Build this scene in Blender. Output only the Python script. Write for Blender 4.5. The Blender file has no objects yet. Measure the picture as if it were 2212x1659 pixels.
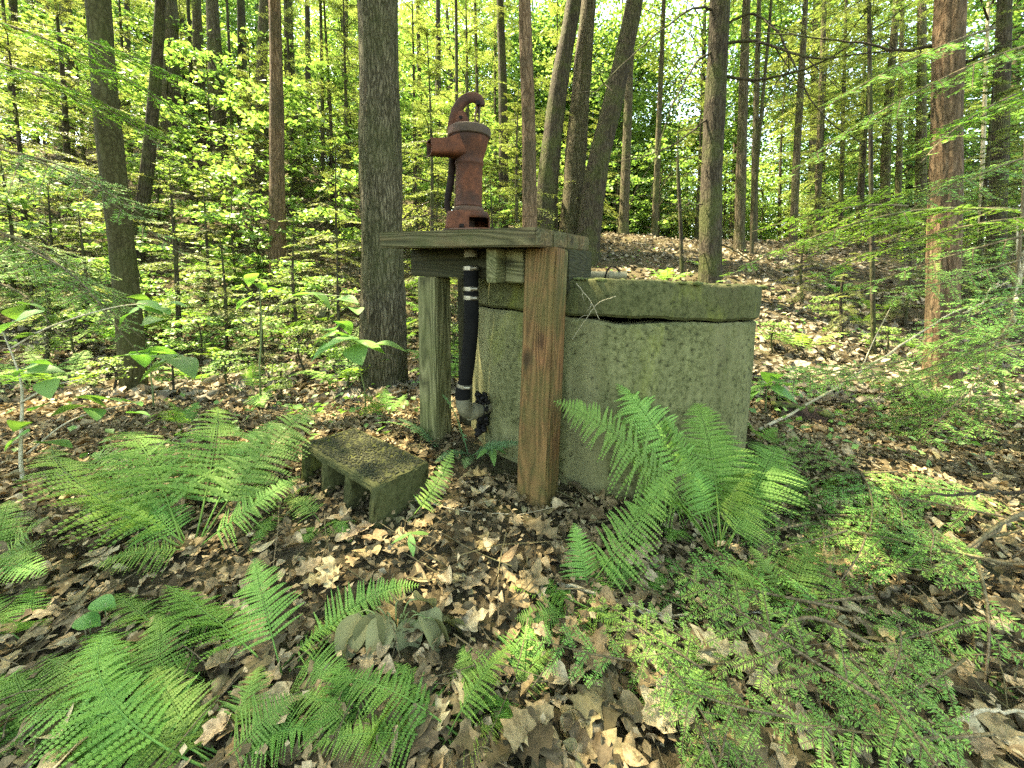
import bpy, bmesh, math, random
import numpy as np
from mathutils import Vector, Matrix, Euler

scene = bpy.context.scene
COL = scene.collection
R = math.radians
rng = np.random.default_rng(7)
random.seed(7)

# ------------------------------------------------------------------ camera, sky, sun, exposure
EYE = np.array([0.0, 0.0, 0.72]); PITCH = R(4.0); F = 836.0; CX, CY = 1106.0, 668.0   # numbers in a 2212-wide frame
cam_d = bpy.data.cameras.new('camera'); cam = bpy.data.objects.new('camera', cam_d); COL.objects.link(cam)
cam_d.sensor_width = 36.0; cam_d.lens = 36.0 * F / 2212.0
cam_d.shift_y = -(829.5 - CY) / 2212.0
cam_d.clip_start = 0.02; cam_d.clip_end = 400
cam.location = EYE; cam.rotation_euler = (R(90) - PITCH, 0, 0)
scene.camera = cam

SUN_AZ, SUN_EL = R(-62), R(63)          # azimuth from +Y towards +X
w = bpy.data.worlds.new('World'); scene.world = w; w.use_nodes = True
nt = w.node_tree; bg = nt.nodes['Background']
sky = nt.nodes.new('ShaderNodeTexSky'); sky.sky_type = 'NISHITA'; sky.sun_disc = False
sky.sun_elevation = SUN_EL; sky.sun_rotation = SUN_AZ; sky.air_density = 1.0; sky.dust_density = 1.5
nt.links.new(sky.outputs[0], bg.inputs[0]); bg.inputs[1].default_value = 0.15
sun_d = bpy.data.lights.new('sun', 'SUN'); sun_d.energy = 3.5; sun_d.angle = R(0.6); sun_d.color = (1.0, 0.95, 0.86)
sun = bpy.data.objects.new('sun', sun_d); COL.objects.link(sun)
sd = Vector((math.sin(SUN_AZ) * math.cos(SUN_EL), math.cos(SUN_AZ) * math.cos(SUN_EL), math.sin(SUN_EL)))
sun.rotation_euler = sd.to_track_quat('Z', 'Y').to_euler(); sun.location = (-10, 5, 25)
vs = scene.view_settings; vs.view_transform = 'Standard'; vs.look = 'None'; vs.gamma = 1.0; vs.exposure = 3.62
vs.use_curve_mapping = False
vs.use_white_balance = True; vs.white_balance_temperature = 8900; vs.white_balance_tint = 4
cy = scene.cycles
cy.max_bounces = 5; cy.diffuse_bounces = 2; cy.glossy_bounces = 2; cy.transmission_bounces = 4
cy.transparent_max_bounces = 4; cy.use_denoising = False; cy.sample_clamp_indirect = 6.0
cy.caustics_reflective = False; cy.caustics_refractive = False

# ------------------------------------------------------------------ helpers
def P(px, py, Y):
    x = (px - CX) / F; y = (CY - py) / F; s, c = math.sin(PITCH), math.cos(PITCH)
    d = np.array([x, y * s + c, y * c - s])
    return EYE + d * (Y / d[1])

def norm(v):
    v = np.asarray(v, float); n = np.linalg.norm(v, axis=-1, keepdims=True); return v / np.maximum(n, 1e-9)

def tag(o, label=None, cat=None, group=None, kind=None):
    if label: o['label'] = label
    if cat: o['category'] = cat
    if group: o['group'] = group
    if kind: o['kind'] = kind
    return o

class MB:
    def __init__(s): s.V = []; s.n = 0; s.F = []; s.Rn = []
    def add(s, v, f, rnd=0.5):
        v = np.asarray(v, np.float64).reshape(-1, 3); f = np.asarray(f, np.int64)
        s.V.append(v); s.F.append(f + s.n); s.n += len(v)
        s.Rn.append(np.broadcast_to(np.asarray(rnd, np.float32), (len(f),)).copy()); return s
    def mesh(s, name, mat, smooth=False, sharp=None):
        me = bpy.data.meshes.new(name)
        V = np.concatenate(s.V); me.vertices.add(len(V)); me.vertices.foreach_set('co', V.astype(np.float32).ravel())
        lt = np.concatenate([np.full(len(f), f.shape[1], np.int32) for f in s.F])
        li = np.concatenate([f.ravel() for f in s.F]).astype(np.int32)
        ls = np.concatenate([[0], np.cumsum(lt)[:-1]]).astype(np.int32)
        me.loops.add(len(li)); me.loops.foreach_set('vertex_index', li)
        me.polygons.add(len(lt)); me.polygons.foreach_set('loop_start', ls)
        try: me.polygons.foreach_set('loop_total', lt)
        except Exception: pass
        a = me.attributes.new('rnd', 'FLOAT', 'FACE'); a.data.foreach_set('value', np.concatenate(s.Rn))
        me.update(calc_edges=True)
        if smooth:
            me.polygons.foreach_set('use_smooth', np.ones(len(lt), bool))
            if sharp: me.set_sharp_from_angle(angle=R(sharp))
        if mat: me.materials.append(mat)
        return me
    def build(s, name, mat, parent=None, smooth=False, sharp=None):
        return link(name, s.mesh(name, mat, smooth, sharp), parent)

def link(name, data, parent=None, loc=None, rot=None, scale=None):
    o = bpy.data.objects.new(name, data); COL.objects.link(o)
    if parent is not None: o.parent = parent
    if loc is not None: o.location = loc
    if rot is not None: o.rotation_euler = rot
    if scale is not None: o.scale = (scale,) * 3 if np.isscalar(scale) else scale
    return o

def empty(name, loc=(0, 0, 0), rot=(0, 0, 0)):
    return link(name, None, None, loc, rot)

def frames(pts):
    pts = np.asarray(pts, float); t = np.gradient(pts, axis=0); t = norm(t)
    ref = np.array([0.31, 0.2, 0.93]) if abs(t[0][2]) < .9 else np.array([1.0, 0, 0])
    a = norm(np.cross(t, ref)); b = np.cross(t, a); return t, a, b

def tube(pts, rad, seg=8, cap=True):
    pts = np.asarray(pts, float); n = len(pts); rad = np.broadcast_to(np.asarray(rad, float), (n,))
    t, a, b = frames(pts); th = np.arange(seg) * 2 * np.pi / seg
    v = pts[:, None] + rad[:, None, None] * (np.cos(th)[None, :, None] * a[:, None] + np.sin(th)[None, :, None] * b[:, None])
    f = loft_faces(n, seg)
    v = v.reshape(-1, 3)
    if cap:
        v = np.vstack([v, pts[:1], pts[-1:]]); k = len(v)
        i = np.arange(seg); j = (i + 1) % seg
        c0 = np.stack([j, i, np.full(seg, k - 2), np.full(seg, k - 2)], 1); c1 = np.stack([i, j, np.full(seg, k - 1), np.full(seg, k - 1)], 1) + np.array([(n - 1) * seg] * 2 + [0, 0])
        return v, f, np.vstack([c0, c1])[:, :3]
    return v, f, None

def loft_faces(n, seg, closed=True):
    i = np.arange(n - 1)[:, None]; j = np.arange(seg if closed else seg - 1)[None, :]; j2 = (j + 1) % seg
    return np.stack([i * seg + j, i * seg + j2, (i + 1) * seg + j2, (i + 1) * seg + j], -1).reshape(-1, 4)

def add_tube(mb, pts, rad, seg=8, rnd=.5, cap=True):
    v, f, c = tube(pts, rad, seg, cap); n0 = mb.n
    mb.add(v, f, rnd)
    if c is not None: mb.F.append(c + n0); mb.Rn.append(np.full(len(c), np.mean(rnd), np.float32))

def add_lathe(mb, prof, seg=40, center=(0, 0, 0), rnd=.5):
    prof = np.asarray(prof, float); th = np.arange(seg) * 2 * np.pi / seg
    v = np.stack([prof[:, :1] * np.cos(th), prof[:, :1] * np.sin(th), np.repeat(prof[:, 1:], seg, 1)], -1) + np.asarray(center)
    mb.add(v.reshape(-1, 3), loft_faces(len(prof), seg), rnd)

def add_loft(mb, secs, rnd=.5, cap0=False, cap1=False):
    secs = np.asarray(secs, float); n, k = secs.shape[:2]; n0 = mb.n
    mb.add(secs.reshape(-1, 3), loft_faces(n, k), rnd)
    for flag, ring in ((cap0, np.arange(k)[::-1]), (cap1, np.arange(k) + (n - 1) * k)):
        if flag: mb.F.append((ring + n0)[None, :]); mb.Rn.append(np.full(1, rnd, np.float32))

def box_mesh(name, size, mat, bevel=.004, jitter=.0, seg=1, cuts=0):
    bm = bmesh.new(); bmesh.ops.create_cube(bm, size=1.0)
    bmesh.ops.scale(bm, vec=size, verts=bm.verts)
    if cuts: 
        ed = [e for e in bm.edges if abs((e.verts[0].co - e.verts[1].co).x) > .5 * size[0]]
        bmesh.ops.subdivide_edges(bm, edges=ed, cuts=cuts)
    if bevel:
        ed = [e for e in bm.edges if e.calc_face_angle(0) > .5]
        bmesh.ops.bevel(bm, geom=ed, offset=bevel, segments=2, affect='EDGES')
    if jitter:
        for v in bm.verts: v.co += Vector([random.uniform(-jitter, jitter) for _ in range(3)])
    me = bpy.data.meshes.new(name); bm.to_mesh(me); bm.free()
    for p in me.polygons: p.use_smooth = True
    me.set_sharp_from_angle(angle=R(50))
    me.materials.append(mat); return me

def bez(pts, n=16):
    """smooth Catmull-Rom through points"""
    p = np.asarray(pts, float)
    if len(p) == 2: return p[0] + (p[1] - p[0]) * np.linspace(0, 1, n)[:, None]
    q = np.vstack([2 * p[0] - p[1], p, 2 * p[-1] - p[-2]]); out = []
    m = max(2, n // (len(p) - 1))
    for i in range(len(p) - 1):
        a, b, c, d = q[i:i + 4]
        for t in np.linspace(0, 1, m, endpoint=(i == len(p) - 2)):
            out.append(.5 * (2 * b + (c - a) * t + (2 * a - 5 * b + 4 * c - d) * t * t + (3 * b - a - 3 * c + d) * t ** 3))
    return np.array(out)

# ------------------------------------------------------------------ materials
class NT:
    def __init__(s, name):
        s.m = bpy.data.materials.new(name); s.m.use_nodes = True; s.t = s.m.node_tree; s.t.nodes.clear()
        s.out = s.n('ShaderNodeOutputMaterial')
    def n(s, typ, **kw):
        nd = s.t.nodes.new(typ)
        for k, v in kw.items():
            if isinstance(k, str) and k.startswith('i_'): nd.inputs[k[2:]].default_value = v
            else: setattr(nd, k, v)
        return nd
    def l(s, a, b): s.t.links.new(a, b)
    def noise(s, vec, scale, detail=4, rough=.6, dist=0.):
        nd = s.n('ShaderNodeTexNoise'); nd.inputs['Scale'].default_value = scale; nd.inputs['Detail'].default_value = detail
        nd.inputs['Roughness'].default_value = rough; nd.inputs['Distortion'].default_value = dist
        if vec is not None: s.l(vec, nd.inputs['Vector'])
        return nd.outputs['Fac']
    def ramp(s, fac, stops, interp='LINEAR'):
        nd = s.n('ShaderNodeValToRGB'); cr = nd.color_ramp; cr.interpolation = interp
        while len(cr.elements) < len(stops): cr.elements.new(.5)
        for e, (p, c) in zip(cr.elements, stops):
            e.position = p; e.color = (*c, 1) if len(c) == 3 else c
        if fac is not None: s.l(fac, nd.inputs[0])
        return nd.outputs[0]
    def mix(s, fac, a, b, mode='MIX'):
        nd = s.n('ShaderNodeMix', data_type='RGBA', blend_type=mode)
        for sock, v in ((nd.inputs[0], fac), (nd.inputs[6], a), (nd.inputs[7], b)):
            if hasattr(v, 'links'): s.l(v, sock)
            else: sock.default_value = v if np.isscalar(v) else (*v, 1)
        return nd.outputs[2]
    def math(s, op, a, b=0., clamp=False):
        nd = s.n('ShaderNodeMath', operation=op, use_clamp=clamp)
        for sock, v in ((nd.inputs[0], a), (nd.inputs[1], b)):
            if hasattr(v, 'links'): s.l(v, sock)
            else: sock.default_value = v
        return nd.outputs[0]
    def coord(s, kind='Object', scale=(1, 1, 1), rand=False):
        tc = s.n('ShaderNodeTexCoord').outputs[kind]
        mp = s.n('ShaderNodeMapping'); mp.inputs['Scale'].default_value = scale; s.l(tc, mp.inputs['Vector'])
        if rand:
            oi = s.n('ShaderNodeObjectInfo').outputs['Random']; m = s.math('MULTIPLY', oi, 37.0)
            cb = s.n('ShaderNodeCombineXYZ')
            for k in range(3): s.l(m, cb.inputs[k])
            s.l(cb.outputs[0], mp.inputs['Location'])
        return mp.outputs[0]
    def pbsdf(s, color, rough=.8, spec=.3, bump=None, bstr=.5, bdist=.01, metal=0.):
        b = s.n('ShaderNodeBsdfPrincipled'); b.inputs['Specular IOR Level'].default_value = spec; b.inputs['Metallic'].default_value = metal
        for sock, v in ((b.inputs['Base Color'], color), (b.inputs['Roughness'], rough)):
            if hasattr(v, 'links'): s.l(v, sock)
            else: sock.default_value = v if np.isscalar(v) else (*v, 1)
        if bump is not None:
            bp = s.n('ShaderNodeBump'); bp.inputs['Strength'].default_value = bstr; bp.inputs['Distance'].default_value = bdist
            s.l(bump, bp.inputs['Height']); s.l(bp.outputs[0], b.inputs['Normal'])
        return b.outputs[0]
    def done(s, sh): s.l(sh, s.out.inputs[0]); return s.m

def leaf_mat(name, stops, trans=.4, tcol=None, rough=.5, spec=.35, mottle=0., mscale=60.):
    """stops: colours along the per-face random value; translucent part is the same leaf lit from behind"""
    M = NT(name); a = M.n('ShaderNodeAttribute', attribute_name='rnd').outputs['Fac']
    oi = M.n('ShaderNodeObjectInfo').outputs['Random']
    col = M.ramp(a, stops)
    if mottle:
        nz = M.noise(M.coord('Object', (1, 1, 1), True), mscale, 4, .7); col = M.mix(M.math('MULTIPLY', M.ramp(nz, [(.38, (1, 1, 1)), (.6, (0, 0, 0))]), mottle), col, tuple(x * .42 for x in stops[1][1]))
    hs = M.n('ShaderNodeHueSaturation'); M.l(col, hs.inputs['Color'])
    M.l(M.math('ADD', M.math('MULTIPLY', oi, .03), .485), hs.inputs['Hue'])
    M.l(M.math('ADD', M.math('MULTIPLY', oi, .35), .82), hs.inputs['Value']); col = hs.outputs[0]
    b = M.pbsdf(col, rough, spec)
    tr = M.n('ShaderNodeBsdfTranslucent')
    M.l(M.mix(1.0, col, tcol or (1.55, 1.6, .8), 'MULTIPLY'), tr.inputs['Color'])
    mx = M.n('ShaderNodeMixShader'); mx.inputs[0].default_value = trans
    M.l(b, mx.inputs[1]); M.l(tr.outputs[0], mx.inputs[2])
    return M.done(mx.outputs[0])

def bark_mat(name, c0, c1, c2, moss=(.07, .1, .02), mossf=.5, sc=1.0, bd=.02, plate=6.0):
    M = NT(name); v2 = M.coord('Object', (1, 1, 1), True)
    wob = M.n('ShaderNodeTexNoise'); wob.inputs['Scale'].default_value = 7; wob.inputs['Detail'].default_value = 3; M.l(v2, wob.inputs['Vector'])
    ad = M.n('ShaderNodeVectorMath', operation='MULTIPLY_ADD'); M.l(wob.outputs['Color'], ad.inputs[0]); ad.inputs[1].default_value = (.06, .06, .2); M.l(v2, ad.inputs[2])
    mp = M.n('ShaderNodeMapping'); mp.inputs['Scale'].default_value = (40 * sc, 40 * sc, 40 * sc / plate); M.l(ad.outputs[0], mp.inputs['Vector'])
    vo = M.n('ShaderNodeTexVoronoi', feature='DISTANCE_TO_EDGE'); vo.inputs['Scale'].default_value = 1.0; vo.inputs['Randomness'].default_value = 1.0; M.l(mp.outputs[0], vo.inputs['Vector'])
    st = M.coord('Object', (30 * sc, 30 * sc, 4 * sc), True); fib = M.noise(st, 1.5, 5, .7, .5); fine = M.noise(v2, 90, 4, .75); big = M.noise(v2, 2.6, 4, .65)
    ridge = M.math('ADD', M.math('MULTIPLY', M.math('MINIMUM', vo.outputs['Distance'], .25), 1.5), M.math('MULTIPLY', fib, 1.05))
    ridge = M.math('ADD', ridge, M.math('MULTIPLY', fine, .22))
    col = M.ramp(M.math('MULTIPLY', ridge, .8), [(.3, c0), (.52, c1), (.85, c2)])
    col = M.mix(M.math('MULTIPLY', M.ramp(big, [(.45, (0, 0, 0)), (.62, (1, 1, 1))]), mossf), col, M.mix(1.0, moss, M.ramp(fine, [(.3, (.4, .4, .4)), (.7, (1.3, 1.3, 1.3))]), 'MULTIPLY'))
    return M.done(M.pbsdf(col, .92, .15, ridge, 1.0, bd))

def wood_mat(name, dark, mid, light, green, gf, warm=None, warmf=0.):
    """length runs along local X"""
    M = NT(name); v = M.coord('Object', (1.6, 34, 34), True); v2 = M.coord('Object', (1, 1, 1), True)
    vg = M.coord('Object', (.9, 9, 9), True)
    warp = M.noise(vg, 1.3, 2, .5)
    grain = M.math('FRACT', M.math('MULTIPLY', warp, 14.0))
    grain = M.math('ABSOLUTE', M.math('SUBTRACT', grain, .5))
    fib = M.noise(v, 2.2, 5, .7)
    g = M.math('ADD', M.math('MULTIPLY', grain, .95), M.math('MULTIPLY', fib, .5))
    col = M.ramp(g, [(.2, dark), (.42, mid), (.75, light)])
    if warm:
        mk = M.noise(M.coord('Object', (1.2, 7, 7), True), 1.4, 3, .6)
        wc = M.ramp(g, [(.2, tuple(x * .35 for x in warm)), (.7, warm)])
        col = M.mix(M.math('MULTIPLY', M.ramp(mk, [(.5 - .1 * warmf, (0, 0, 0)), (.58 - .1 * warmf, (1, 1, 1))]), warmf), col, wc)
    big = M.noise(v2, 5.0, 5, .7)
    col = M.mix(M.math('MULTIPLY', M.ramp(big, [(.36, (0, 0, 0)), (.62, (1, 1, 1))]), gf), col, green)
    kn = M.n('ShaderNodeTexVoronoi'); kn.inputs['Scale'].default_value = 1.0; M.l(M.coord('Object', (4.5, 9, 9), True), kn.inputs['Vector'])
    k = M.ramp(kn.outputs['Distance'], [(.09, (1, 1, 1)), (.2, (0, 0, 0))]); col = M.mix(M.math('MULTIPLY', k, .75), col, tuple(x * .5 for x in dark))
    h = M.math('SUBTRACT', g, M.math('MULTIPLY', k, .5))
    return M.done(M.pbsdf(col, .85, .25, h, .8, .004))

def concrete_mat(name, base, mossf, yellow=.5):
    M = NT(name); v = M.coord('Object', (1, 1, 1)); vs_ = M.coord('Object', (5, 5, .9)); vt = M.coord('Object', (11, 11, 1.4))
    st = M.noise(vs_, 1.0, 5, .65, .4); sp = M.noise(v, 210, 3, .75); sp2 = M.noise(v, 60, 5, .75, .3); big = M.noise(v, 3.2, 5, .7, .3); run = M.noise(vt, 1.0, 5, .7, .8)
    col = M.ramp(big, [(.3, tuple(x * .72 for x in base)), (.5, base), (.72, tuple(x * 1.22 for x in base))])
    col = M.mix(M.math('MULTIPLY', M.ramp(run, [(.42, (0, 0, 0)), (.66, (1, 1, 1))]), .6), col, tuple(x * .45 for x in base))
    pt = M.math('ADD', M.math('MULTIPLY', st, .75), M.math('MULTIPLY', big, .35)); o_ = .10 * (mossf - 1)
    patch = M.ramp(pt, [(.53 - o_, (0, 0, 0)), (.64 - o_, (1, 1, 1))])
    moss = M.math('MULTIPLY', patch, M.ramp(M.math('ADD', M.math('MULTIPLY', sp2, .6), M.math('MULTIPLY', sp, .4)), [(.36, (1, 1, 1)), (.62, (.25, .25, .25))]))
    mc = M.mix(M.ramp(sp2, [(.4, (0, 0, 0)), (.6, (1, 1, 1))]), (.028, .034, .010), (.085, .095, .035))
    col = M.mix(moss, col, mc)
    ly = M.noise(M.coord('Object', (4, 4, 1.2)), 1.0, 6, .75, .5)
    col = M.mix(M.math('MULTIPLY', M.ramp(ly, [(.56, (0, 0, 0)), (.72, (1, 1, 1))]), yellow), col, (.19, .21, .035))
    pit = M.ramp(M.noise(v, 60, 2, .5), [(.29, (1, 1, 1)), (.34, (0, 0, 0))])
    col = M.mix(M.math('MULTIPLY', pit, .7), col, (.03, .03, .015))
    h = M.math('SUBTRACT', M.math('ADD', M.math('MULTIPLY', sp, .5), sp2), M.math('MULTIPLY', pit, .6))
    return M.done(M.pbsdf(col, .95, .15, h, .5, .005))

def plain_mat(name, c, rough=.5, metal=0., spec=.4, var=.35, sc=40, bstr=.2, c2=None):
    M = NT(name); v = M.coord('Object', (1, 1, 1), True); n = M.noise(v, sc, 5, .7); nb = M.noise(v, sc * .18, 4, .6)
    col = M.ramp(n, [(.3, tuple(x * (1 - var) for x in c)), (.7, tuple(x * (1 + var) for x in c))])
    if c2: col = M.mix(M.ramp(nb, [(.46, (0, 0, 0)), (.62, (1, 1, 1))]), col, c2)
    return M.done(M.pbsdf(col, rough, spec, n, bstr, .003, metal))

G = {}
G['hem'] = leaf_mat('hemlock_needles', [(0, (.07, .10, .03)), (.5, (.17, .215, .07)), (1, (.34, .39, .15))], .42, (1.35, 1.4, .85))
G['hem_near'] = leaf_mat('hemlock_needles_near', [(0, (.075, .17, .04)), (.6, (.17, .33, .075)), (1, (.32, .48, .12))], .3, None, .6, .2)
G['maple'] = leaf_mat('maple_leaves', [(0, (.075, .14, .04)), (.5, (.135, .215, .065)), (1, (.24, .32, .11))], .45, (1.35, 1.5, .85))
G['fern'] = leaf_mat('fern_fronds', [(0, (.085, .18, .04)), (.5, (.145, .275, .06)), (1, (.22, .36, .085))], .35, None, .6, .2)
G['fern_blue'] = leaf_mat('fern_fronds_bluish', [(0, (.06, .14, .06)), (.5, (.10, .21, .09)), (1, (.17, .3, .13))], .3, None, .6, .2)
G['broad'] = leaf_mat('broad_leaves', [(0, (.075, .17, .04)), (.5, (.11, .24, .06)), (1, (.16, .3, .08))], .35)
G['wilt'] = leaf_mat('wilted_leaves', [(0, (.075, .08, .035)), (.5, (.13, .135, .06)), (1, (.2, .2, .1))], .2, None, .8, .15)
G['litter'] = leaf_mat('dry_leaves', [(0, (.028, .023, .012)), (.22, (.085, .068, .036)), (.45, (.185, .145, .078)), (.7, (.32, .24, .125)), (.9, (.46, .385, .24)), (1, (.22, .22, .1))], .12, (1.2, 1, .7), .8, .12, .6, 75.)
G['litter_far'] = leaf_mat('pale_slope_leaves', [(0, (.045, .04, .026)), (.25, (.10, .09, .06)), (.5, (.19, .17, .115)), (.75, (.29, .26, .18)), (1, (.40, .37, .27))], .12, (1.1, 1, .8), .8, .12, .4, 60.)
G['litter_piece'] = leaf_mat('dry_leaf_single', [(0, (.028, .023, .012)), (.22, (.085, .068, .036)), (.45, (.185, .145, .078)), (.7, (.32, .24, .125)), (.9, (.46, .385, .24)), (1, (.22, .22, .1))], .12, (1.2, 1, .7), .8, .12, .6, 5.)
G['bark_hem'] = bark_mat('bark_grey_brown', (.008, .007, .004), (.045, .037, .022), (.12, .10, .064), mossf=.45, sc=.9, bd=.022, plate=6)
G['bark_oak'] = bark_mat('bark_furrowed', (.005, .004, .002), (.042, .036, .02), (.15, .13, .08), moss=(.06, .07, .022), mossf=.45, sc=1.3, bd=.03, plate=8)
G['bark_green'] = bark_mat('bark_mossy_smooth', (.012, .011, .005), (.038, .034, .014), (.07, .065, .03), moss=(.045, .052, .015), mossf=.7, sc=.8, bd=.007, plate=2)
G['bark_dark'] = bark_mat('bark_dark', (.006, .005, .003), (.026, .021, .014), (.065, .054, .036), mossf=.4, sc=.9, bd=.015, plate=5)
G['bark_red'] = bark_mat('bark_reddish', (.016, .010, .006), (.088, .055, .031), (.185, .122, .073), moss=(.05, .046, .026), mossf=.6, sc=.8, bd=.025, plate=5)
G['twig'] = bark_mat('twig_bark', (.03, .025, .014), (.09, .07, .04), (.17, .14, .085), mossf=.3, sc=3, bd=.003)
G['twig_pale'] = bark_mat('twig_pale', (.16, .13, .085), (.3, .26, .17), (.45, .4, .28), mossf=.2, sc=3, bd=.003)
G['stem'] = plain_mat('green_stem', (.11, .15, .05), .6)
G['fernstem'] = plain_mat('fern_stem', (.12, .16, .05), .6)
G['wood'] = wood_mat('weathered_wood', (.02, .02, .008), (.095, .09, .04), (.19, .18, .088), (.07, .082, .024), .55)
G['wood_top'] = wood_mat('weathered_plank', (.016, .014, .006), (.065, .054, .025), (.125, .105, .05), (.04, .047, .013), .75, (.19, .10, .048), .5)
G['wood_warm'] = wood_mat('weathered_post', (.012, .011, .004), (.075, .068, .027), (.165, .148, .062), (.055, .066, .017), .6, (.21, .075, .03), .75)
G['wood_shaded'] = wood_mat('mossy_shaded_wood', (.007, .007, .003), (.022, .021, .008), (.042, .038, .016), (.016, .02, .005), .7)  # mossy timber, with the shade under the planks put into its colour
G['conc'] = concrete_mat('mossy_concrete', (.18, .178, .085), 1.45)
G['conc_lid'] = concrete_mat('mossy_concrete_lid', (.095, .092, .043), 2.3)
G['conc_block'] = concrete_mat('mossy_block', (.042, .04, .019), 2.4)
G['pump'] = plain_mat('dull_red_paint', (.08, .025, .010), .75, spec=.25, var=.5, sc=45, bstr=.6, c2=(.032, .014, .008))
G['pump_edge'] = plain_mat('weathered_iron', (.042, .025, .013), .8, var=.4, sc=35, c2=(.1, .045, .028))
G['iron'] = plain_mat('dark_iron', (.010, .007, .006), .75, spec=.12, var=.4, c2=(.02, .012, .009))
G['steel'] = plain_mat('clamp_steel', (.26, .24, .18), .45, .8, var=.25, sc=120)
G['rubber'] = plain_mat('black_hose', (.004, .004, .0035), .85, spec=.12, var=.4, sc=25, bstr=.1)
G['pvc'] = plain_mat('grey_plastic', (.15, .14, .085), .7, var=.25, c2=(.09, .085, .05))
G['foam'] = plain_mat('black_tar', (.006, .005, .004), .6, spec=.2, var=.6, sc=70, bstr=1.0)
G['rock'] = plain_mat('mossy_rock', (.10, .10, .06), .95, var=.6, sc=14, bstr=1.0, c2=(.07, .095, .02))
G['rotten'] = plain_mat('rotten_wood', (.045, .026, .017), .95, var=.7, sc=30, bstr=1.0)
G['moss_dark'] = plain_mat('moss_dark', (.026, .028, .010), 1.0, var=.7, sc=120, bstr=1.0)
G['moss'] = plain_mat('moss', (.065, .08, .02), 1.0, var=.6, sc=90, bstr=1.0)

# ------------------------------------------------------------------ terrain
CP = np.array([
 (0,-2,-.02),(-2,-1,0),(2,-1,-.02),(0,.45,-.01),(-.7,.6,0),(.8,.6,-.02),(-.6,.95,.03),(.6,.85,-.01),(.09,1.12,.06),(-.3,1.42,.14),(.42,1.17,.01),
 (1.0,1.5,.05),(.3,1.8,.1),(-.2,2.0,.05),(-1.1,2.8,-.06),(-2.8,2.8,-.04),(3.1,2.7,-.05),(1.9,2.3,-.03),(-1.5,1.5,.05),(-2.4,1.9,.02),(2.4,1.3,0),
 (-3.0,5,.72),(0,4.8,.5),(2.5,4.6,.6),(3.3,5.5,1.0),(4,4.2,.26),(2.3,8,1.66),(7.6,8,1.64),(0,8,1.75),(-3,7,1.7),(-5,9,3.1),(-8,9,3.6),(-5.5,5.5,1.2),(6.5,4.3,.4),(8,3,.3),(-6,3,.4),(-9,5,1.8),
 (3,11,1.5),(8,12,1.2),(0,12,2.2),(-6,13,4.4),(5,20,-.3),(0,20,1.2),(-8,20,5),(12,20,-1),(-20,20,6),(25,25,-2),(-25,0,3),(25,0,0),(0,-20,-1),(0,48,0),(-35,48,5),(35,48,-2)], float)
def _ker(d): return np.sqrt(d * d + .36)
def _fit():
    n = len(CP); d = np.linalg.norm(CP[:, None, :2] - CP[None, :, :2], axis=-1)
    A = np.zeros((n + 3, n + 3)); A[:n, :n] = _ker(d) - np.eye(n) * .02; A[:n, n] = 1; A[:n, n + 1:] = CP[:, :2]; A[n:, :n] = A[:n, n:].T
    return np.linalg.solve(A, np.concatenate([CP[:, 2], [0, 0, 0]]))
_W = _fit()
def g(x, y):
    x = np.asarray(x, float); y = np.asarray(y, float)
    d = np.sqrt((x[..., None] - CP[:, 0]) ** 2 + (y[..., None] - CP[:, 1]) ** 2)
    z = _ker(d) @ _W[:len(CP)] + _W[-3] + _W[-2] * x + _W[-1] * y
    r = np.clip(np.hypot(x, y) / 4, 0.25, 1)
    z = z + r * (.035 * np.sin(3.1 * x + 1.3 * y) * np.cos(2.3 * y - .7 * x) + .018 * np.sin(7.3 * x - 2.1 * y + 1) * np.sin(6.1 * y + .4))
    return z
def g1(x, y): return float(g(np.array([x]), np.array([y]))[0])
def GP(px, py, dz=0.):
    Ys = np.concatenate([np.linspace(.3, 4, 370), np.linspace(4.02, 25, 500)])
    p = np.array([P(px, py, Y) for Y in Ys]); below = p[:, 2] < g(p[:, 0], p[:, 1]) + dz
    i = np.argmax(below) if below.any() else -1
    q = p[i].copy(); q[2] = g1(q[0], q[1]); return q

N = 300
u = np.linspace(-1, 1, N); wx = np.sign(u) * (np.abs(u) * 3 + np.abs(u) ** 3.5 * 47); wy = np.sign(u) * (np.abs(u) * 5 + np.abs(u) ** 3.5 * 60) + 2
gx, gy = np.meshgrid(wx, wy, indexing='ij'); gz = g(gx.ravel(), gy.ravel()).reshape(gx.shape)
i = np.arange(N - 1)[:, None] * N + np.arange(N - 1)[None, :]
mb = MB(); mb.add(np.stack([gx, gy, gz], -1).reshape(-1, 3), np.stack([i, i + N, i + N + 1, i + 1], -1).reshape(-1, 4))
M = NT('forest_soil'); v = M.coord('Object'); a = M.noise(v, 9, 6, .7); b = M.noise(v, 55, 5, .75); c = M.noise(v, 1.1, 4, .6)
col = M.ramp(b, [(.3, (.025, .02, .011)), (.5, (.075, .06, .034)), (.68, (.16, .13, .075))])
col = M.mix(M.math('MULTIPLY', M.ramp(a, [(.5, (0, 0, 0)), (.62, (1, 1, 1))]), .6), col, (.05, .055, .02))
col = M.mix(M.math('MULTIPLY', M.ramp(c, [(.55, (0, 0, 0)), (.7, (1, 1, 1))]), .3), col, (.14, .10, .06))
soil = M.done(M.pbsdf(col, .95, .1, M.math('ADD', a, b), 1.0, .03))
tag(mb.build('ground', soil, None, True), 'forest floor of dark soil sloping up behind the tank', 'ground', None, 'structure')

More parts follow.
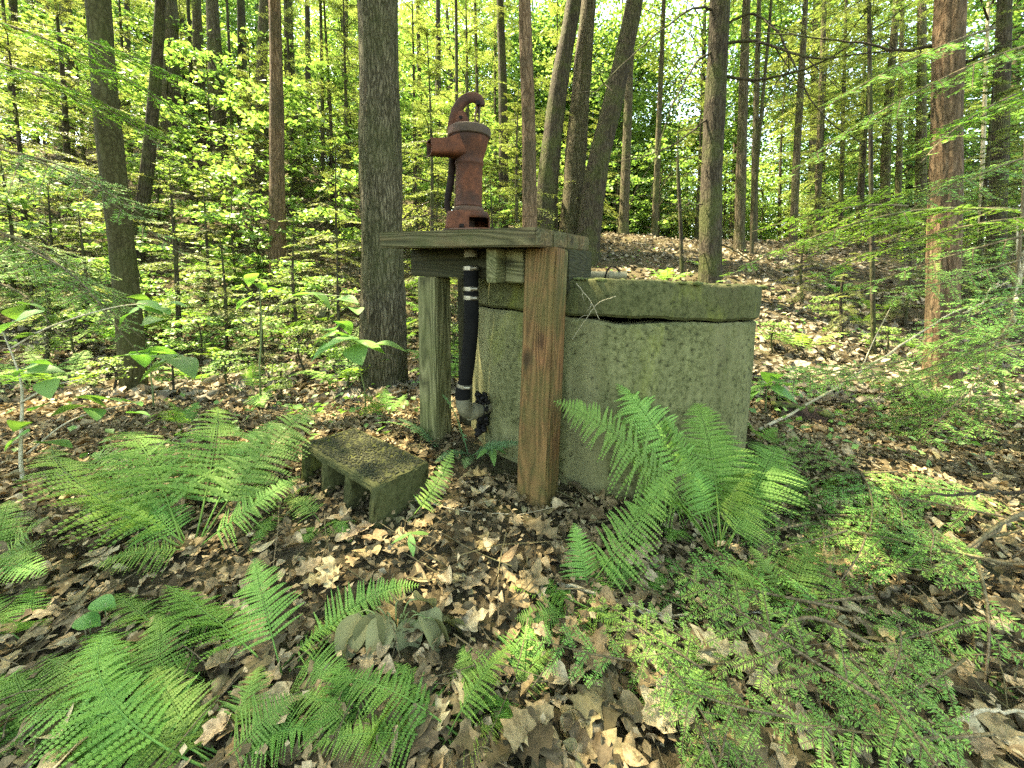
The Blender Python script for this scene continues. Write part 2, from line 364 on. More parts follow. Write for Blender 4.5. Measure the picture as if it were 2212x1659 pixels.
# ------------------------------------------------------------------ concrete tank
def tank():
    c = np.array([.397, 1.807]); Rr = .655
    root = empty('concrete_tank', (c[0], c[1], 0), (0, R(2.3), 0))
    tag(root, 'eight-sided mossy concrete well tank with a thick separate lid', 'tank')
    def ring(r, z, zvar=None, rc=.10, na=7):
        pts = []
        vs_ = [np.array([math.cos(R(-96.4 + 45 * k)), math.sin(R(-96.4 + 45 * k))]) * r for k in range(8)]
        for k in range(8):
            p = vs_[k]; a = norm(vs_[k - 1] - p); b = norm(vs_[(k + 1) % 8] - p)
            for t in np.linspace(0, 1, na):
                s0 = p + a * rc * (1 - t) ; s1 = p + b * rc * t
                q = (1 - t) ** 2 * (p + a * rc) + 2 * t * (1 - t) * p + t * t * (p + b * rc)
                pts.append(q)
            n = norm(vs_[(k + 1) % 8] - p); L = np.linalg.norm(vs_[(k + 1) % 8] - p)
            for t in np.linspace(rc, L - rc, 12)[1:-1]: pts.append(p + n * t)
        pts = np.array(pts); th = np.arctan2(pts[:, 1], pts[:, 0])
        zz = np.full(len(pts), z) + (zvar(np.degrees(th)) if zvar else 0)
        return np.column_stack([pts, zz])
    r_ = np.random.default_rng(3)
    nz = lambda sc: (lambda th: sc * (np.sin(th * .13 + 1) + np.sin(th * .41) * .6 + np.sin(th * 1.1 + 2) * .35))
    def gap(th): return nz(.0025)(th) - .015 * np.exp(-((th + 98) / 7.0) ** 2) - .008 * np.exp(-((th + 88) / 5) ** 2)
    mb = MB()
    zs = [-.35, 0, .15, .3, .45, .565]
    secs = [ring(Rr * (1 + .002 * math.sin(k * 2.1)), z) for k, z in enumerate(zs)] + [ring(Rr, .590, gap), ring(Rr - .012, .600, gap), ring(Rr - .1, .600, gap)]
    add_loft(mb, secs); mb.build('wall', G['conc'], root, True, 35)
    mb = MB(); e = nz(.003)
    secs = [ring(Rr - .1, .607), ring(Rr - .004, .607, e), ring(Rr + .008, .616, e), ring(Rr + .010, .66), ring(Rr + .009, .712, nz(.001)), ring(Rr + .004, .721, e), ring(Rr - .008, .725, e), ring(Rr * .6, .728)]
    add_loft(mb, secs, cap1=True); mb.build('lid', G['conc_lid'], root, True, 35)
    # moss cushions along the rim of the lid
    mb = MB(); 
    for k in range(240):
        th = R(r_.uniform(-190, 0)); rr = Rr * r_.uniform(.80, .965); s = r_.uniform(.006, .02)
        vv, ff = blob(r_, s, .45); mb.add(vv + np.array([rr * math.cos(th), rr * math.sin(th), .722]), ff)
    tag(mb.build('moss', G['moss'], root, True), kind='stuff')
    return root

_ico = {}
def ico(sub):
    if sub not in _ico:
        bm = bmesh.new(); bmesh.ops.create_icosphere(bm, subdivisions=sub, radius=1.0)
        bm.verts.ensure_lookup_table(); _ico[sub] = (np.array([v.co[:] for v in bm.verts]), np.array([[v.index for v in f.verts] for f in bm.faces])); bm.free()
    return _ico[sub]
def blob(r_, s, flat=.6, sub=1, rough=.25):
    v, f = ico(sub); v = v.copy(); ph = r_.uniform(0, 6.28, 6); fr = r_.uniform(1.5, 4.5, 6)
    d = 1 + rough * (np.sin(v[:, 0] * fr[0] + ph[0]) * np.sin(v[:, 1] * fr[1] + ph[1]) + .5 * np.sin(v[:, 2] * fr[2] * 2 + ph[2]) * np.sin(v[:, 0] * fr[3] * 2 + ph[3]))
    return v * d[:, None] * np.array([s, s * r_.uniform(.7, 1.1), s * flat]), f
tank()

# ------------------------------------------------------------------ wooden pump stand
A_ = R(28); UD = np.array([-math.cos(A_), math.sin(A_), 0]); VD = np.array([math.sin(A_), math.cos(A_), 0])
NC = P(1155, 490, 1.05); ZT = NC[2]
RISE_U, RISE_V = .035, .045
def UV(u_, v_, dz=0.): return NC + UD * u_ + VD * v_ + np.array([0, 0, RISE_U * u_ + RISE_V * v_ + dz])
def plank_on(parent, name, mesh, p0, p1, up):
    """box of length along local X between p0 and p1"""
    x = norm(np.asarray(p1) - p0); y = norm(np.cross(up, x)); z = np.cross(x, y)
    m = Matrix(((x[0], y[0], z[0], 0), (x[1], y[1], z[1], 0), (x[2], y[2], z[2], 0), (0, 0, 0, 1)))
    m.translation = Vector((np.asarray(p0) + p1) / 2)
    o = link(name, mesh, parent); o.matrix_local = m; return o
stand = tag(empty('pump_stand'), 'weathered wooden stand of thick planks on square posts beside the tank', 'stand')
WU, WV = .585, .50
upn = norm(np.cross(UV(0, 1) - UV(0, 0), UV(1, 0) - UV(0, 0))); upn = upn if upn[2] > 0 else -upn
TH = .052
npl = 4; pw = WV / npl
for k in range(npl):
    L = WU + random.uniform(-.006, .008)
    me = box_mesh('plank', (L, pw - .004, TH), G['wood_top'], .004)
    v0 = pw * (k + .5); d0 = random.uniform(-.004, .004)
    plank_on(stand, 'plank', me, UV(d0, v0, -TH / 2), UV(d0 + L, v0, -TH / 2), upn)
def beam(name, u0, v0, u1, v1, h, t, mat, dz=0.):
    p0 = UV(u0, v0, -TH - .002 - h / 2 - dz); p1 = UV(u1, v1, -TH - .002 - h / 2 - dz)
    return plank_on(stand, name, box_mesh(name, (np.linalg.norm(p1 - p0), t, h), mat, .003), p0, p1, upn)
tag(beam('beam', .575, .166, .192, .166, .098, .038, G['wood_shaded']), 'shade-darkened horizontal beam behind the hose')
beam('joist', .169, .055, .169, WV - .04, .105, .038, G['wood'])
beam('beam', .149, .125, .085, .125, .105, .038, G['wood'])
beam('apron', -.006, .20, .006, WV - .015, .14, .038, G['wood_shaded'])
beam('beam', .56, WV - .03, .07, WV - .03, .098, .038, G['wood_shaded'])
def post(u_, v_, topdz, zbot, mat, lean=(0, 0), wd=.089, rot=0.):
    t = UV(u_, v_, topdz); b = np.array([t[0] + lean[0], t[1] + lean[1], zbot])
    x = norm(t - b); y = VD * math.cos(rot) + UD * math.sin(rot)
    me = box_mesh('post', (np.linalg.norm(t - b), wd, wd), mat, .005)
    return plank_on(stand, 'post', me, b, t, y)
tag(post(.018, .130, -TH - .002, -.15, G['wood_warm'], (-.034, -.008), .100), 'post with exposed reddish-brown grain at the corner')
post(.502, .193, -TH - .1015, -.1, G['wood'], (-.004, .01))
post(.50, WV - .06, -TH - .002, -.1, G['wood_shaded'])

# ------------------------------------------------------------------ hand pump
PU, PV = .292, .115
pump = empty('hand_pump', UV(PU, PV, .001))
tag(pump, 'old red cast-iron pitcher pump bolted on the wooden stand', 'pump')
zx = norm(upn + np.array([.015, 0, 0])); pr = Vector(zx).rotation_difference(Vector((0, 0, 1))).inverted()
pump.rotation_euler = pr.to_euler(); pump.scale = (.93,) * 3
def smooth_prof(p): return p
# flange and bell
mb = MB(); add_lathe(mb, [(0, .0), (.088, .0), (.091, .003), (.09, .007), (.078, .009), (0, .009)], 48); mb.build('base_flange', G['pump_edge'], pump, True, 30)
def rsq(hw, hd, z, r=.02, n=5, m=9):
    out = []; cs = ((hw - r, hd - r, 0), (-hw + r, hd - r, 90), (-hw + r, -hd + r, 180), (hw - r, -hd + r, 270))
    for k, (cx_, cy_, a0) in enumerate(cs):
        for t in np.linspace(0, 90, n): out.append((cx_ + r * math.cos(R(a0 + t)), cy_ + r * math.sin(R(a0 + t)), z))
        nx = cs[(k + 1) % 4]; e = np.array(out[-1][:2]); f_ = np.array([nx[0] + r * math.cos(R(nx[2])), nx[1] + r * math.sin(R(nx[2]))])
        for t in np.linspace(0, 1, m + 2)[1:-1]: out.append((*(e + (f_ - e) * t), z))
    return np.array(out)
lev = [(.077, .072, .007, .03), (.0765, .0715, .012, .03), (.075, .0695, .030, .03), (.073, .067, .046, .03), (.072, .066, .058, .03), (.068, .062, .066, .03), (.05, .05, .070, .03), (.03, .03, .070, .02)]
mb = MB(); add_loft(mb, [rsq(*q) for q in lev], cap1=True)
fq = mb.F[0]; cen = mb.V[0][fq].mean(1); hole = (cen[:, 2] > .012) & (cen[:, 2] < .046) & (cen[:, 0] > .006) & (cen[:, 1] < -.018)
mb.F[0] = fq[~hole]; mb.Rn[0] = mb.Rn[0][~hole]
bell = mb.build('base', G['pump'], pump, True, 45)
inn = bell.modifiers.new('thickness', 'SOLIDIFY'); inn.thickness = .005; inn.offset = -1
mb = MB(); add_tube(mb, [(0, 0, .008), (0, 0, .069)], .022, 16); mb.build('inner_pipe', G['iron'], pump, True, 50)
# barrel
mb = MB(); add_lathe(mb, [(.03, .066), (.052, .068), (.054, .072), (.053, .082), (.047, .086)], 48); mb.build('clamp_ring', G['pump_edge'], pump, True, 40)
mb = MB(); add_lathe(mb, [(.03, .083), (.0475, .086), (.049, .090), (.0465, .094), (.0460, .10), (.0462, .222), (.0475, .226), (.050, .230), (.050, .236), (.0478, .240), (.0495, .252), (.055, .272), (.061, .292), (.0655, .310), (.067, .322), (.067, .326)], 56)
mb.build('barrel', G['pump'], pump, True, 40)
mb = MB(); add_lathe(mb, [(.06, .318), (.0695, .318), (.0725, .321), (.0730, .340), (.071, .347), (.066, .350), (.04, .352), (0, .352)], 56); mb.build('cap', G['pump_edge'], pump, True, 40)
mb = MB()
for a in (20, 140, 260):
    add_lathe(mb, [(0, .005), (.008, .005), (.008, .0), (.008, .017), (.0, .018)], 6, (.081 * math.cos(R(a)), .081 * math.sin(R(a)), .004))
    bo = mb.build('bolt', G['iron'], pump); mb = MB()
# spout
sa = R(180 + 27); sdv = np.array([math.cos(sa), math.sin(sa), 0]); spv = np.array([-sdv[1], sdv[0], 0])
def usec(d, z0, z1, wd, inner=0.):
    pts = []; wd = wd - inner; z0 = z0 + inner; zt = z1 - (inner * .8)
    for t in np.linspace(0, 1, 4): pts.append((-wd, zt + (z0 + wd * .45 - zt) * t))
    for a in np.linspace(180, 360, 9)[1:-1]: pts.append((wd * math.cos(R(a)), z0 + wd * .45 + wd * .45 * math.sin(R(a))))
    for t in np.linspace(0, 1, 4): pts.append((wd, z0 + wd * .45 + (zt - z0 - wd * .45) * t))
    for t in np.linspace(0, 1, 5)[1:-1]: pts.append((wd - 2 * wd * t, zt))
    return np.array([sdv * d + spv * p[0] + np.array([0, 0, p[1]]) for p in pts])
mb = MB(); secs = [usec(.02, .243, .322, .046), usec(.055, .243, .314, .042), usec(.075, .245, .303, .034), usec(.095, .243, .298, .030), usec(.120, .241, .293, .028), usec(.138, .238, .291, .0285), usec(.141, .237, .292, .030), usec(.141, .237, .292, .030, .004), usec(.12, .241, .292, .028, .004), usec(.07, .245, .29, .024, .004)]
add_loft(mb, secs, cap1=True); sp = mb.build('spout', G['pump'], pump, True, 50)
mb = MB(); add_tube(mb, bez([usec(.052, .243, .317, .043)[0], usec(.075, .245, .305, .035)[0], usec(.1, .247, .298, .028)[0], usec(.14, .247, .293, .026)[0]], 18), .0028, 6); mb.build('lip', G['pump_edge'], sp, True)
# handle (flat bar swept over the top and hanging beside the spout)
hk = .000304
hp = [(745, 185), (715, 120), (640, 95), (545, 130), (468, 235), (415, 390), (398, 520), (410, 700), (405, 850), (390, 1000), (365, 1150), (350, 1270), (372, 1365)]
pts = bez([((x - 617) * hk, .012 + .018 * min(1, max(0, (y - 300) / 400)), (1590 - y) * hk) for x, y in hp], 60)
t, a, b = frames(pts); sec = []
for k in range(len(pts)):
    s = k / (len(pts) - 1); wd = np.interp(s, [0, .12, .35, .5, .85, 1], [.013, .018, .019, .0135, .0125, .009]); th = np.interp(s, [0, .3, .55, 1], [.0095, .009, .0105, .009])
    yv = np.array([0, 1.0, 0]); nv = norm(np.cross(t[k], yv)); yv = np.cross(nv, t[k])
    sec.append([pts[k] + nv * wd * math.cos(q) * (1 if abs(math.cos(q)) < .9 else 1) + yv * th * math.sin(q) for q in np.linspace(0, 2 * np.pi, 10, endpoint=False)])
mb = MB(); add_loft(mb, sec[:31], cap0=True, cap1=True); ha = mb.build('handle', G['pump'], pump, True, 60)
mb = MB(); add_loft(mb, sec[30:], cap0=True, cap1=True); tag(mb.build('grip', G['iron'], ha, True, 60), 'black lower end of the pump handle')
mb = MB(); add_tube(mb, pts[30:32] , .0125, 12); mb.build('collar', G['iron'], ha, True, 60)
# yoke: two ears that carry the handle pivot
for sy in (-1, 1):
    out = np.array([(-.058, .345), (-.004, .345), (-.004, .375), (-.012, .398), (-.024, .408), (-.038, .404), (-.048, .385)])
    y0 = .012 + sy * .012
    mb = MB(); add_loft(mb, [[(p[0], y0 - .0035, p[1]) for p in out], [(p[0], y0 + .0035, p[1]) for p in out]], cap0=True, cap1=True); mb.build('yoke', G['pump'], pump)
mb = MB(); add_tube(mb, [(-.030, -.008, .383), (-.030, .032, .383)], .006, 10); mb.build('pivot_bolt', G['iron'], pump, True, 50)
# plunger link
for dx in (-.004, .010):
    mb = MB(); add_tube(mb, bez([(.020 + dx, .004, .345), (.022 + dx, .006, .39), (.027 + dx * .7, .010, .43)], 8), .0032, 6); mb.build('plunger_rod', G['pump_edge'], pump, True)
mb = MB(); add_tube(mb, [(.028, -.006, .433), (.028, .028, .433)], .0075, 10); mb.build('pivot_bolt', G['iron'], pump, True, 50)

# ------------------------------------------------------------------ suction hose
hose = empty('suction_hose', UV(PU, PV, -TH)); tag(hose, 'black rubber suction hose with steel clamps hanging under the pump', 'hose')
h0 = UV(PU, PV, -TH - .012); H0 = np.array(hose.location)
def HP(px, py, Y=None):
    return P(px, py, Y if Y else h0[1]) - H0
Yh = h0[1]
mb = MB(); add_tube(mb, [HP(1017, 523), HP(1016, 556)], .0155, 16); mb.build('nipple', G['iron'], hose, True, 50)
mb = MB(); add_lathe(mb, [(.016, -.012), (.022, -.012), (.0235, -.006), (.0235, .006), (.022, .012), (.016, .012)], 16, HP(1017, 548)); mb.build('coupling', G['pvc'], hose, True, 40)
hpts = bez([HP(1017, 574), HP(1018, 640), HP(1018, 700), HP(1012, 770, Yh + .01), HP(1003, 838, Yh + .02)], 24)
mb = MB(); add_tube(mb, hpts, .0245, 22); mb.build('tube', G['rubber'], hose, True, 50)
def clamp(px, py, rad, tilt, Yc=Yh):
    mb = MB(); add_lathe(mb, [(rad - .002, -.0065), (rad + .0012, -.0065), (rad + .0016, 0), (rad + .0012, .0065), (rad - .002, .0065)], 28)
    o = mb.build('clamp', G['steel'], hose, True, 40); o.location = HP(px, py, Yc); o.rotation_euler = (0, tilt, R(-30))
    mb = MB(); add_tube(mb, [(rad * .55, -rad * .95, 0), (rad * 1.12, -rad * .35, 0)], [.0062, .0062], 8); mb.build('screw', G['steel'], o, True, 50)
clamp(1017, 580, .0248, 0); clamp(1018, 624, .0252, 0); clamp(1018, 643, .0252, R(2)); clamp(1003, 832, .0255, R(7), Yh + .02)
mb = MB(); e0 = HP(1001, 842, Yh + .02); add_tube(mb, bez([e0 + [0, 0, .01], e0 + [-.002, 0, -.012], e0 + [-.002, 0, -.03]], 6), [.026, .0262, .0255, .0265, .0265, .0265][:6], 22)
mb.build('sleeve', G['rubber'], hose, True, 50)
el = bez([e0 + [-.002, 0, -.022], e0 + [0, 0, -.055], e0 + [.012, .02, -.082], e0 + [.05, .06, -.09], e0 + [.10, .16, -.09]], 20)
mb = MB(); add_tube(mb, el, .0255, 20); eb = mb.build('elbow', G['pvc'], hose, True, 50)
mb = MB(); t_, a_, b_ = frames(el)
add_tube(mb, el[11:14], .0305, 20); mb.build('collar', G['pvc'], eb, True, 50)
mb = MB(); r_ = np.random.default_rng(11)
for k in range(110):
    s = r_.uniform(0, 1); vv, ff = blob(r_, r_.uniform(.006, .012), 1.0, 2, .35)
    mb.add(vv + HP(1036, 850, Yh + .085) + np.array([.012 * math.sin(s * 3) + r_.normal(0, .009), r_.uniform(-.02, .05), -s * .15]), ff)
tag(mb.build('sealing_tar', G['foam'], hose, True), 'lumpy black sealant at the elbow', kind='stuff')

# ------------------------------------------------------------------ concrete block with cores in its side
def block():
    c0 = GP(805, 1156); C0 = np.array([c0[0], c0[1]])
    root = empty('concrete_block', (C0[0], C0[1], 0)); tag(root, 'mossy hollow concrete block lying on its side in the leaves', 'block')
    x = norm(np.array([-.815, .579])); root.rotation_euler = (R(2), R(-3), math.atan2(x[1], x[0]))
    Lb, Wb, Hb = .39, .19, .19; z0 = c0[2] - .06
    # local: x along the long side, y away to -(perp) ; the cored face is y = 0
    bm = bmesh.new(); bmesh.ops.create_cube(bm, size=1); bmesh.ops.scale(bm, vec=(Lb, Wb, Hb), verts=bm.verts)
    bmesh.ops.translate(bm, vec=(Lb / 2, -Wb / 2, z0 + Hb / 2), verts=bm.verts)
    me = bpy.data.meshes.new('core'); bm.to_mesh(me); bm.free(); ob = link('body', me, root)
    cut = bmesh.new()
    web = .028; n = 3; cw = (Lb - web * (n + 1)) / n
    for k in range(n):
        x0 = web + k * (cw + web)
        m = bmesh.ops.create_cube(cut, size=1)['verts']
        bmesh.ops.scale(cut, vec=(cw, .26, Hb - .05), verts=m); bmesh.ops.translate(cut, vec=(x0 + cw / 2, -.09, z0 + Hb / 2), verts=m)
    cm = bpy.data.meshes.new('cut'); cut.to_mesh(cm); cut.free(); co = link('cut', cm, root)
    md = ob.modifiers.new('b', 'BOOLEAN'); md.object = co; md.operation = 'DIFFERENCE'; md.solver = 'EXACT'
    bv = ob.modifiers.new('v', 'BEVEL'); bv.width = .008; bv.segments = 2; bv.limit_method = 'ANGLE'
    bpy.context.view_layer.update(); dg = bpy.context.evaluated_depsgraph_get()
    me2 = bpy.data.meshes.new_from_object(ob.evaluated_get(dg)); ob.modifiers.clear(); ob.data = me2
    bpy.data.objects.remove(co)
    bm = bmesh.new(); bm.from_mesh(me2); bmesh.ops.triangulate(bm, faces=bm.faces)
    for _ in range(3):
        ed = [e for e in bm.edges if e.calc_length() > .022]; bmesh.ops.subdivide_edges(bm, edges=ed, cuts=1)
        bmesh.ops.triangulate(bm, faces=[f for f in bm.faces if len(f.verts) > 3])
    for v in bm.verts: v.co += v.normal * random.uniform(-.0022, .0022)
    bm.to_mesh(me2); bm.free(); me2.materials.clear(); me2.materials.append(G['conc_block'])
    for p in me2.polygons: p.use_smooth = True
    me2.set_sharp_from_angle(angle=R(60))
    r_ = np.random.default_rng(5); mb = MB()
    for k in range(1600):
        vv, ff = blob(r_, r_.uniform(.002, .0055), .6); mb.add(vv + np.array([r_.uniform(.01, Lb - .01), -r_.uniform(.01, Wb - .01), z0 + Hb + .001]), ff)
    tag(mb.build('moss', G['moss_dark'], root, True), kind='stuff')
block()

# ------------------------------------------------------------------ pipe end lying on the lid
pp = P(1294, 592, 1.62); pipe = tag(empty('pipe_fitting', (pp[0], pp[1], .735)), 'short grey pipe end with black cable loop lying on the tank lid', 'pipe')
mb = MB(); add_tube(mb, [(-.05, .02, .014), (.11, -.02, .012)], .017, 14); mb.build('pipe', G['pvc'], pipe, True, 50)
mb = MB(); add_tube(mb, [(.04, -.003, .013), (.055, -.0065, .013)], .0215, 14); mb.build('collar', G['pvc'], pipe, True, 50)
mb = MB(); add_tube(mb, bez([(.02, -.02, .0), (.03, -.02, .035), (.05, -.02, .05), (.075, -.02, .035), (.085, -.02, 0)], 16), .0035, 6); mb.build('cable_loop', G['rubber'], pipe, True)

# ================================================================== vegetation builders
def place(V, Fc, M3, T, rnd):
    """instances of a small template: V (k,3), Fc (m,n), M3 (N,3,3) columns are axes, T (N,3)"""
    n = len(T); k = len(V)
    W = np.einsum('nij,kj->nki', M3, V) + T[:, None]
    FF = (Fc[None] + (np.arange(n) * k)[:, None, None]).reshape(-1, Fc.shape[1])
    return W.reshape(-1, 3), FF, np.repeat(rnd, len(Fc))

def basis(x, up):
    x = norm(x); y = norm(np.cross(up, x)); z = np.cross(x, y); return np.stack([x, y, z], -1)

FLAKE_V = np.array([(0, 0, 0), (.45, .5, 0), (1, 0, 0), (.45, -.5, 0)], float); FLAKE_F = np.array([[0, 1, 2, 3]])

def hem_twigs(r_, L, sp1, sp2, droop, spread=.42):
    """list of (p0, dir, len, level) twigs of one flat hemlock spray growing along +X"""
    tw = [(np.zeros(3), np.array([1., 0, 0]), L, 0)]; side = 1
    axis = lambda s: np.array([s * L, L * .03 * math.sin(s * 5), -droop * L * s * s])
    s = .10
    while s < .97:
        side = -side; a = R(r_.uniform(48, 66)); l1 = spread * L * ((1 - s) ** .75) * min(1, .45 + s * 2.2) * r_.uniform(.7, 1.15)
        d1 = norm(np.array([math.cos(a), side * math.sin(a), -r_.uniform(.05, .25) - droop * .4])); p1 = axis(s)
        tw.append((p1, d1, l1, 1)); q = .15; sd = side
        while q < .95 and l1 > sp2 * 1.5:
            sd = -sd; a2 = R(r_.uniform(40, 60)); l2 = min(.5 * l1 * (1 - q) ** .7 * r_.uniform(.6, 1.2), .16)
            ca, sa = math.cos(a2), math.sin(a2) * sd
            d2 = norm(np.array([d1[0] * ca - d1[1] * sa, d1[0] * sa + d1[1] * ca, d1[2] - r_.uniform(0, .15)]))
            if l2 > .008: tw.append((p1 + d1 * l1 * q + np.array([0, 0, -.05 * l1 * q * q]), d2, l2, 2))
            q += sp2 / l1 * r_.uniform(.8, 1.2)
        s += sp1 / L * r_.uniform(.75, 1.25)
    return tw, axis

def hem_foliage(r_, tw, step, fl, fw, ang=58, jit=.25):
    T, X, S, Rn = [], [], [], []
    for p0, d, l, lev in tw:
        if lev == 0: continue
        n = max(1, int(l / step)); t = (np.arange(n) + .5) / n
        base = p0 + d * (l * t)[:, None]; sx = norm(np.cross([0, 0, 1.0], d))
        for sg in (-1, 1):
            a = R(ang) + r_.normal(0, .2, n)
            dv = d * np.cos(a)[:, None] + sg * sx * np.sin(a)[:, None] + np.array([0, 0, 1]) * r_.normal(0, jit, n)[:, None]
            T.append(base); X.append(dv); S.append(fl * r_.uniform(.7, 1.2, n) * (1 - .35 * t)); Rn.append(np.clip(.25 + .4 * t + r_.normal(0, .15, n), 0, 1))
    return np.concatenate(T), norm(np.concatenate(X)), np.concatenate(S), np.concatenate(Rn), fw / fl

def flakes(mb, r_, T, X, S, Rn, ar, tilt=.3):
    up = np.array([0, 0, 1.0]) + r_.normal(0, tilt, (len(T), 3))
    B = basis(X, up) * S[:, None, None]; B = B * np.array([1, ar, 1])[None, None, :]
    v, f, rr = place(FLAKE_V, FLAKE_F, B, T, Rn); mb.add(v, f, rr)

# near sprays: every needle is there
NEAR = []
for k in range(5):
    r_ = np.random.default_rng(40 + k); L = (.34, .44, .52, .40, .60)[k]
    tw, ax = hem_twigs(r_, L, .034, .030, .12 + .05 * k, .42)
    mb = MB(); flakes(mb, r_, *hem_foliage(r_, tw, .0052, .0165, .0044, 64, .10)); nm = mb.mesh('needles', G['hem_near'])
    wb = MB(); add_tube(wb, np.array([ax(s) for s in np.linspace(0, 1, 10)]), np.linspace(.0035, .0009, 10), 5)
    for p0, d, l, lev in tw:
        if lev == 1 or (lev == 2 and l > .03): add_tube(wb, [p0, p0 + d * l], [.0018 if lev == 1 else .0011, .0007], 3, cap=False)
    NEAR.append((nm, wb.mesh('branch', G['twig']), L))

# sprays for trees further off
FAR = []
for k in range(4):
    r_ = np.random.default_rng(60 + k); L = 1.4
    tw, ax = hem_twigs(r_, L, .075, .055, .14 + .04 * k, .40)
    FAR.append((hem_foliage(r_, tw, .026, .038, .014, 55, .22), [np.array([ax(s) for s in np.linspace(0, 1, 7)])] + [np.array([p, p + d * l]) for p, d, l, lev in tw if lev == 1], L))

def hem_crown(seed, H, z0, rmax, nb, droop=.15, power=.8, minr=.25, dens=1.0):
    """foliage mesh and branch mesh of a hemlock: branches in whorls along the stem from z0 to H"""
    r_ = np.random.default_rng(seed); fb, wb = MB(), MB()
    for k in range(nb):
        s = (k + r_.uniform(0, 1)) / nb; z = z0 + (H - z0) * s; L = max(minr, rmax * (1 - s) ** power * r_.uniform(.65, 1.15))
        az = k * 2.4 + r_.uniform(-.5, .5); pitch = R(r_.uniform(-28, 8)) + (s * .5)
        (T, X, S, Rn, ar), wood, L0 = FAR[r_.integers(len(FAR))]; sc = L / L0
        m = np.array(Euler((R(r_.uniform(-25, 25)), -pitch, az)).to_matrix())
        keep = r_.random(len(T)) < min(1, dens * (.35 + .65 * sc))
        Tn = (T[keep] * sc) @ m.T + [0, 0, z]; fs = S[keep] * np.clip(sc, .75, 1.5) * (1.25 if sc > .9 else 1.1)
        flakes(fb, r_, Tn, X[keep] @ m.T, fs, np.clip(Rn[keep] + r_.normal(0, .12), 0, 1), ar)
        for i_, wv in enumerate(wood):
            if i_ and i_ % 2: continue
            add_tube(wb, (wv * sc) @ m.T + [0, 0, z], np.linspace(.011 if i_ == 0 else .0035, .0015, len(wv)) * (.5 + sc * .5), 4 if i_ == 0 else 3, cap=False)
    return fb.mesh('crown', G['hem']), wb.mesh('branchwork', G['bark_dark'])

LEAF5_V = np.array([(0, 0, 0), (.05, .28, .02), (.36, .52, .06), (.5, .24, .02), (1, 0, -.06), (.5, -.24, .02), (.36, -.52, .06), (.05, -.28, .02), (.45, 0, -.03)], float)
LEAF5_F = np.array([[0, 1, 8], [1, 2, 8], [2, 3, 8], [3, 4, 8], [4, 5, 8], [5, 6, 8], [6, 7, 8], [7, 0, 8]])
LEAF2_V = np.array([(0, 0, 0), (.5, .36, .08), (1, 0, -.05), (.5, -.36, .08)], float); LEAF2_F = np.array([[0, 1, 2], [0, 2, 3]])

def leaves(mb, r_, C, size, rnd, lobed=False, tilt=.45):
    n = len(C); az = r_.uniform(0, 6.283, n)
    x = np.stack([np.cos(az), np.sin(az), r_.normal(-.2, .3, n)], -1); up = np.array([0, 0, 1.0]) + r_.normal(0, tilt, (n, 3))
    B = basis(x, up) * (size * r_.uniform(.65, 1.25, n))[:, None, None]
    v, f, rr = place(*((LEAF5_V, LEAF5_F) if lobed else (LEAF2_V, LEAF2_F)), B, C, rnd); mb.add(v, f, rr)

def broad_crown(seed, H, rad, z0, nclump, per, size, lobed=False, clump=.35, flat=.35, shell=.55):
    """crown of leaf clumps carried on forking limbs; origin at the stem"""
    r_ = np.random.default_rng(seed); fb, wb = MB(), MB()
    for k in range(nclump):
        s = r_.uniform(0, 1); z = z0 + (H - z0) * s; rr = rad * math.sin(math.pi * (.12 + .82 * s)) ** .7 * r_.uniform(shell, 1.05); az = r_.uniform(0, 6.283)
        c = np.array([rr * math.cos(az), rr * math.sin(az), z])
        if k % 2 == 0:
            b = np.array([0, 0, max(z0 * .7, z - rr * r_.uniform(.3, .8))])
            add_tube(wb, bez([b, (b + c) / 2 + [0, 0, .08 * rr] + r_.normal(0, .06 * rr, 3), c], 7), np.linspace(.008 + .009 * rr, .003, 7 if True else 0)[:len(bez([b, c, c], 7))], 4, cap=False)
        n = int(per * r_.uniform(.6, 1.4)); q = r_.normal(0, 1, (n, 3)); q = norm(q) * (r_.random((n, 1)) ** .5) * clump * r_.uniform(.7, 1.3); q[:, 2] *= flat
        leaves(fb, r_, c + q, size, np.clip(r_.normal(.5, .12) + r_.normal(0, .2, n), 0, 1), lobed)
    return fb.mesh('crown', G['maple']), wb.mesh('branchwork', G['bark_dark'])

HEM_UNDER = [hem_crown(100 + k, h, .35, rm, nb, .2) for k, (h, rm, nb) in enumerate([(3.2, 1.25, 34), (4.6, 1.5, 40), (2.3, 1.0, 24)])]
HEM_TALL = [hem_crown(120 + k, 9.0, 0, 2.3, 46, .2, .6, .5, .62) for k in range(2)]
BROAD_TALL = [broad_crown(140 + k, 8.0, 2.9, 0.6, 150, 75, .105, False, .75, .45) for k in range(3)]
BROAD_FAR = [broad_crown(150 + k, 7.5, 2.6, 0.1, 150, 85, .125, False, .8, .5, .3) for k in range(2)]
BROAD_UNDER = [broad_crown(160 + k, h, rd, .5, nc, 26, .085, True, .26, .22) for k, (h, rd, nc) in enumerate([(1.9, .75, 30), (2.6, 1.0, 42), (1.3, .6, 20)])]

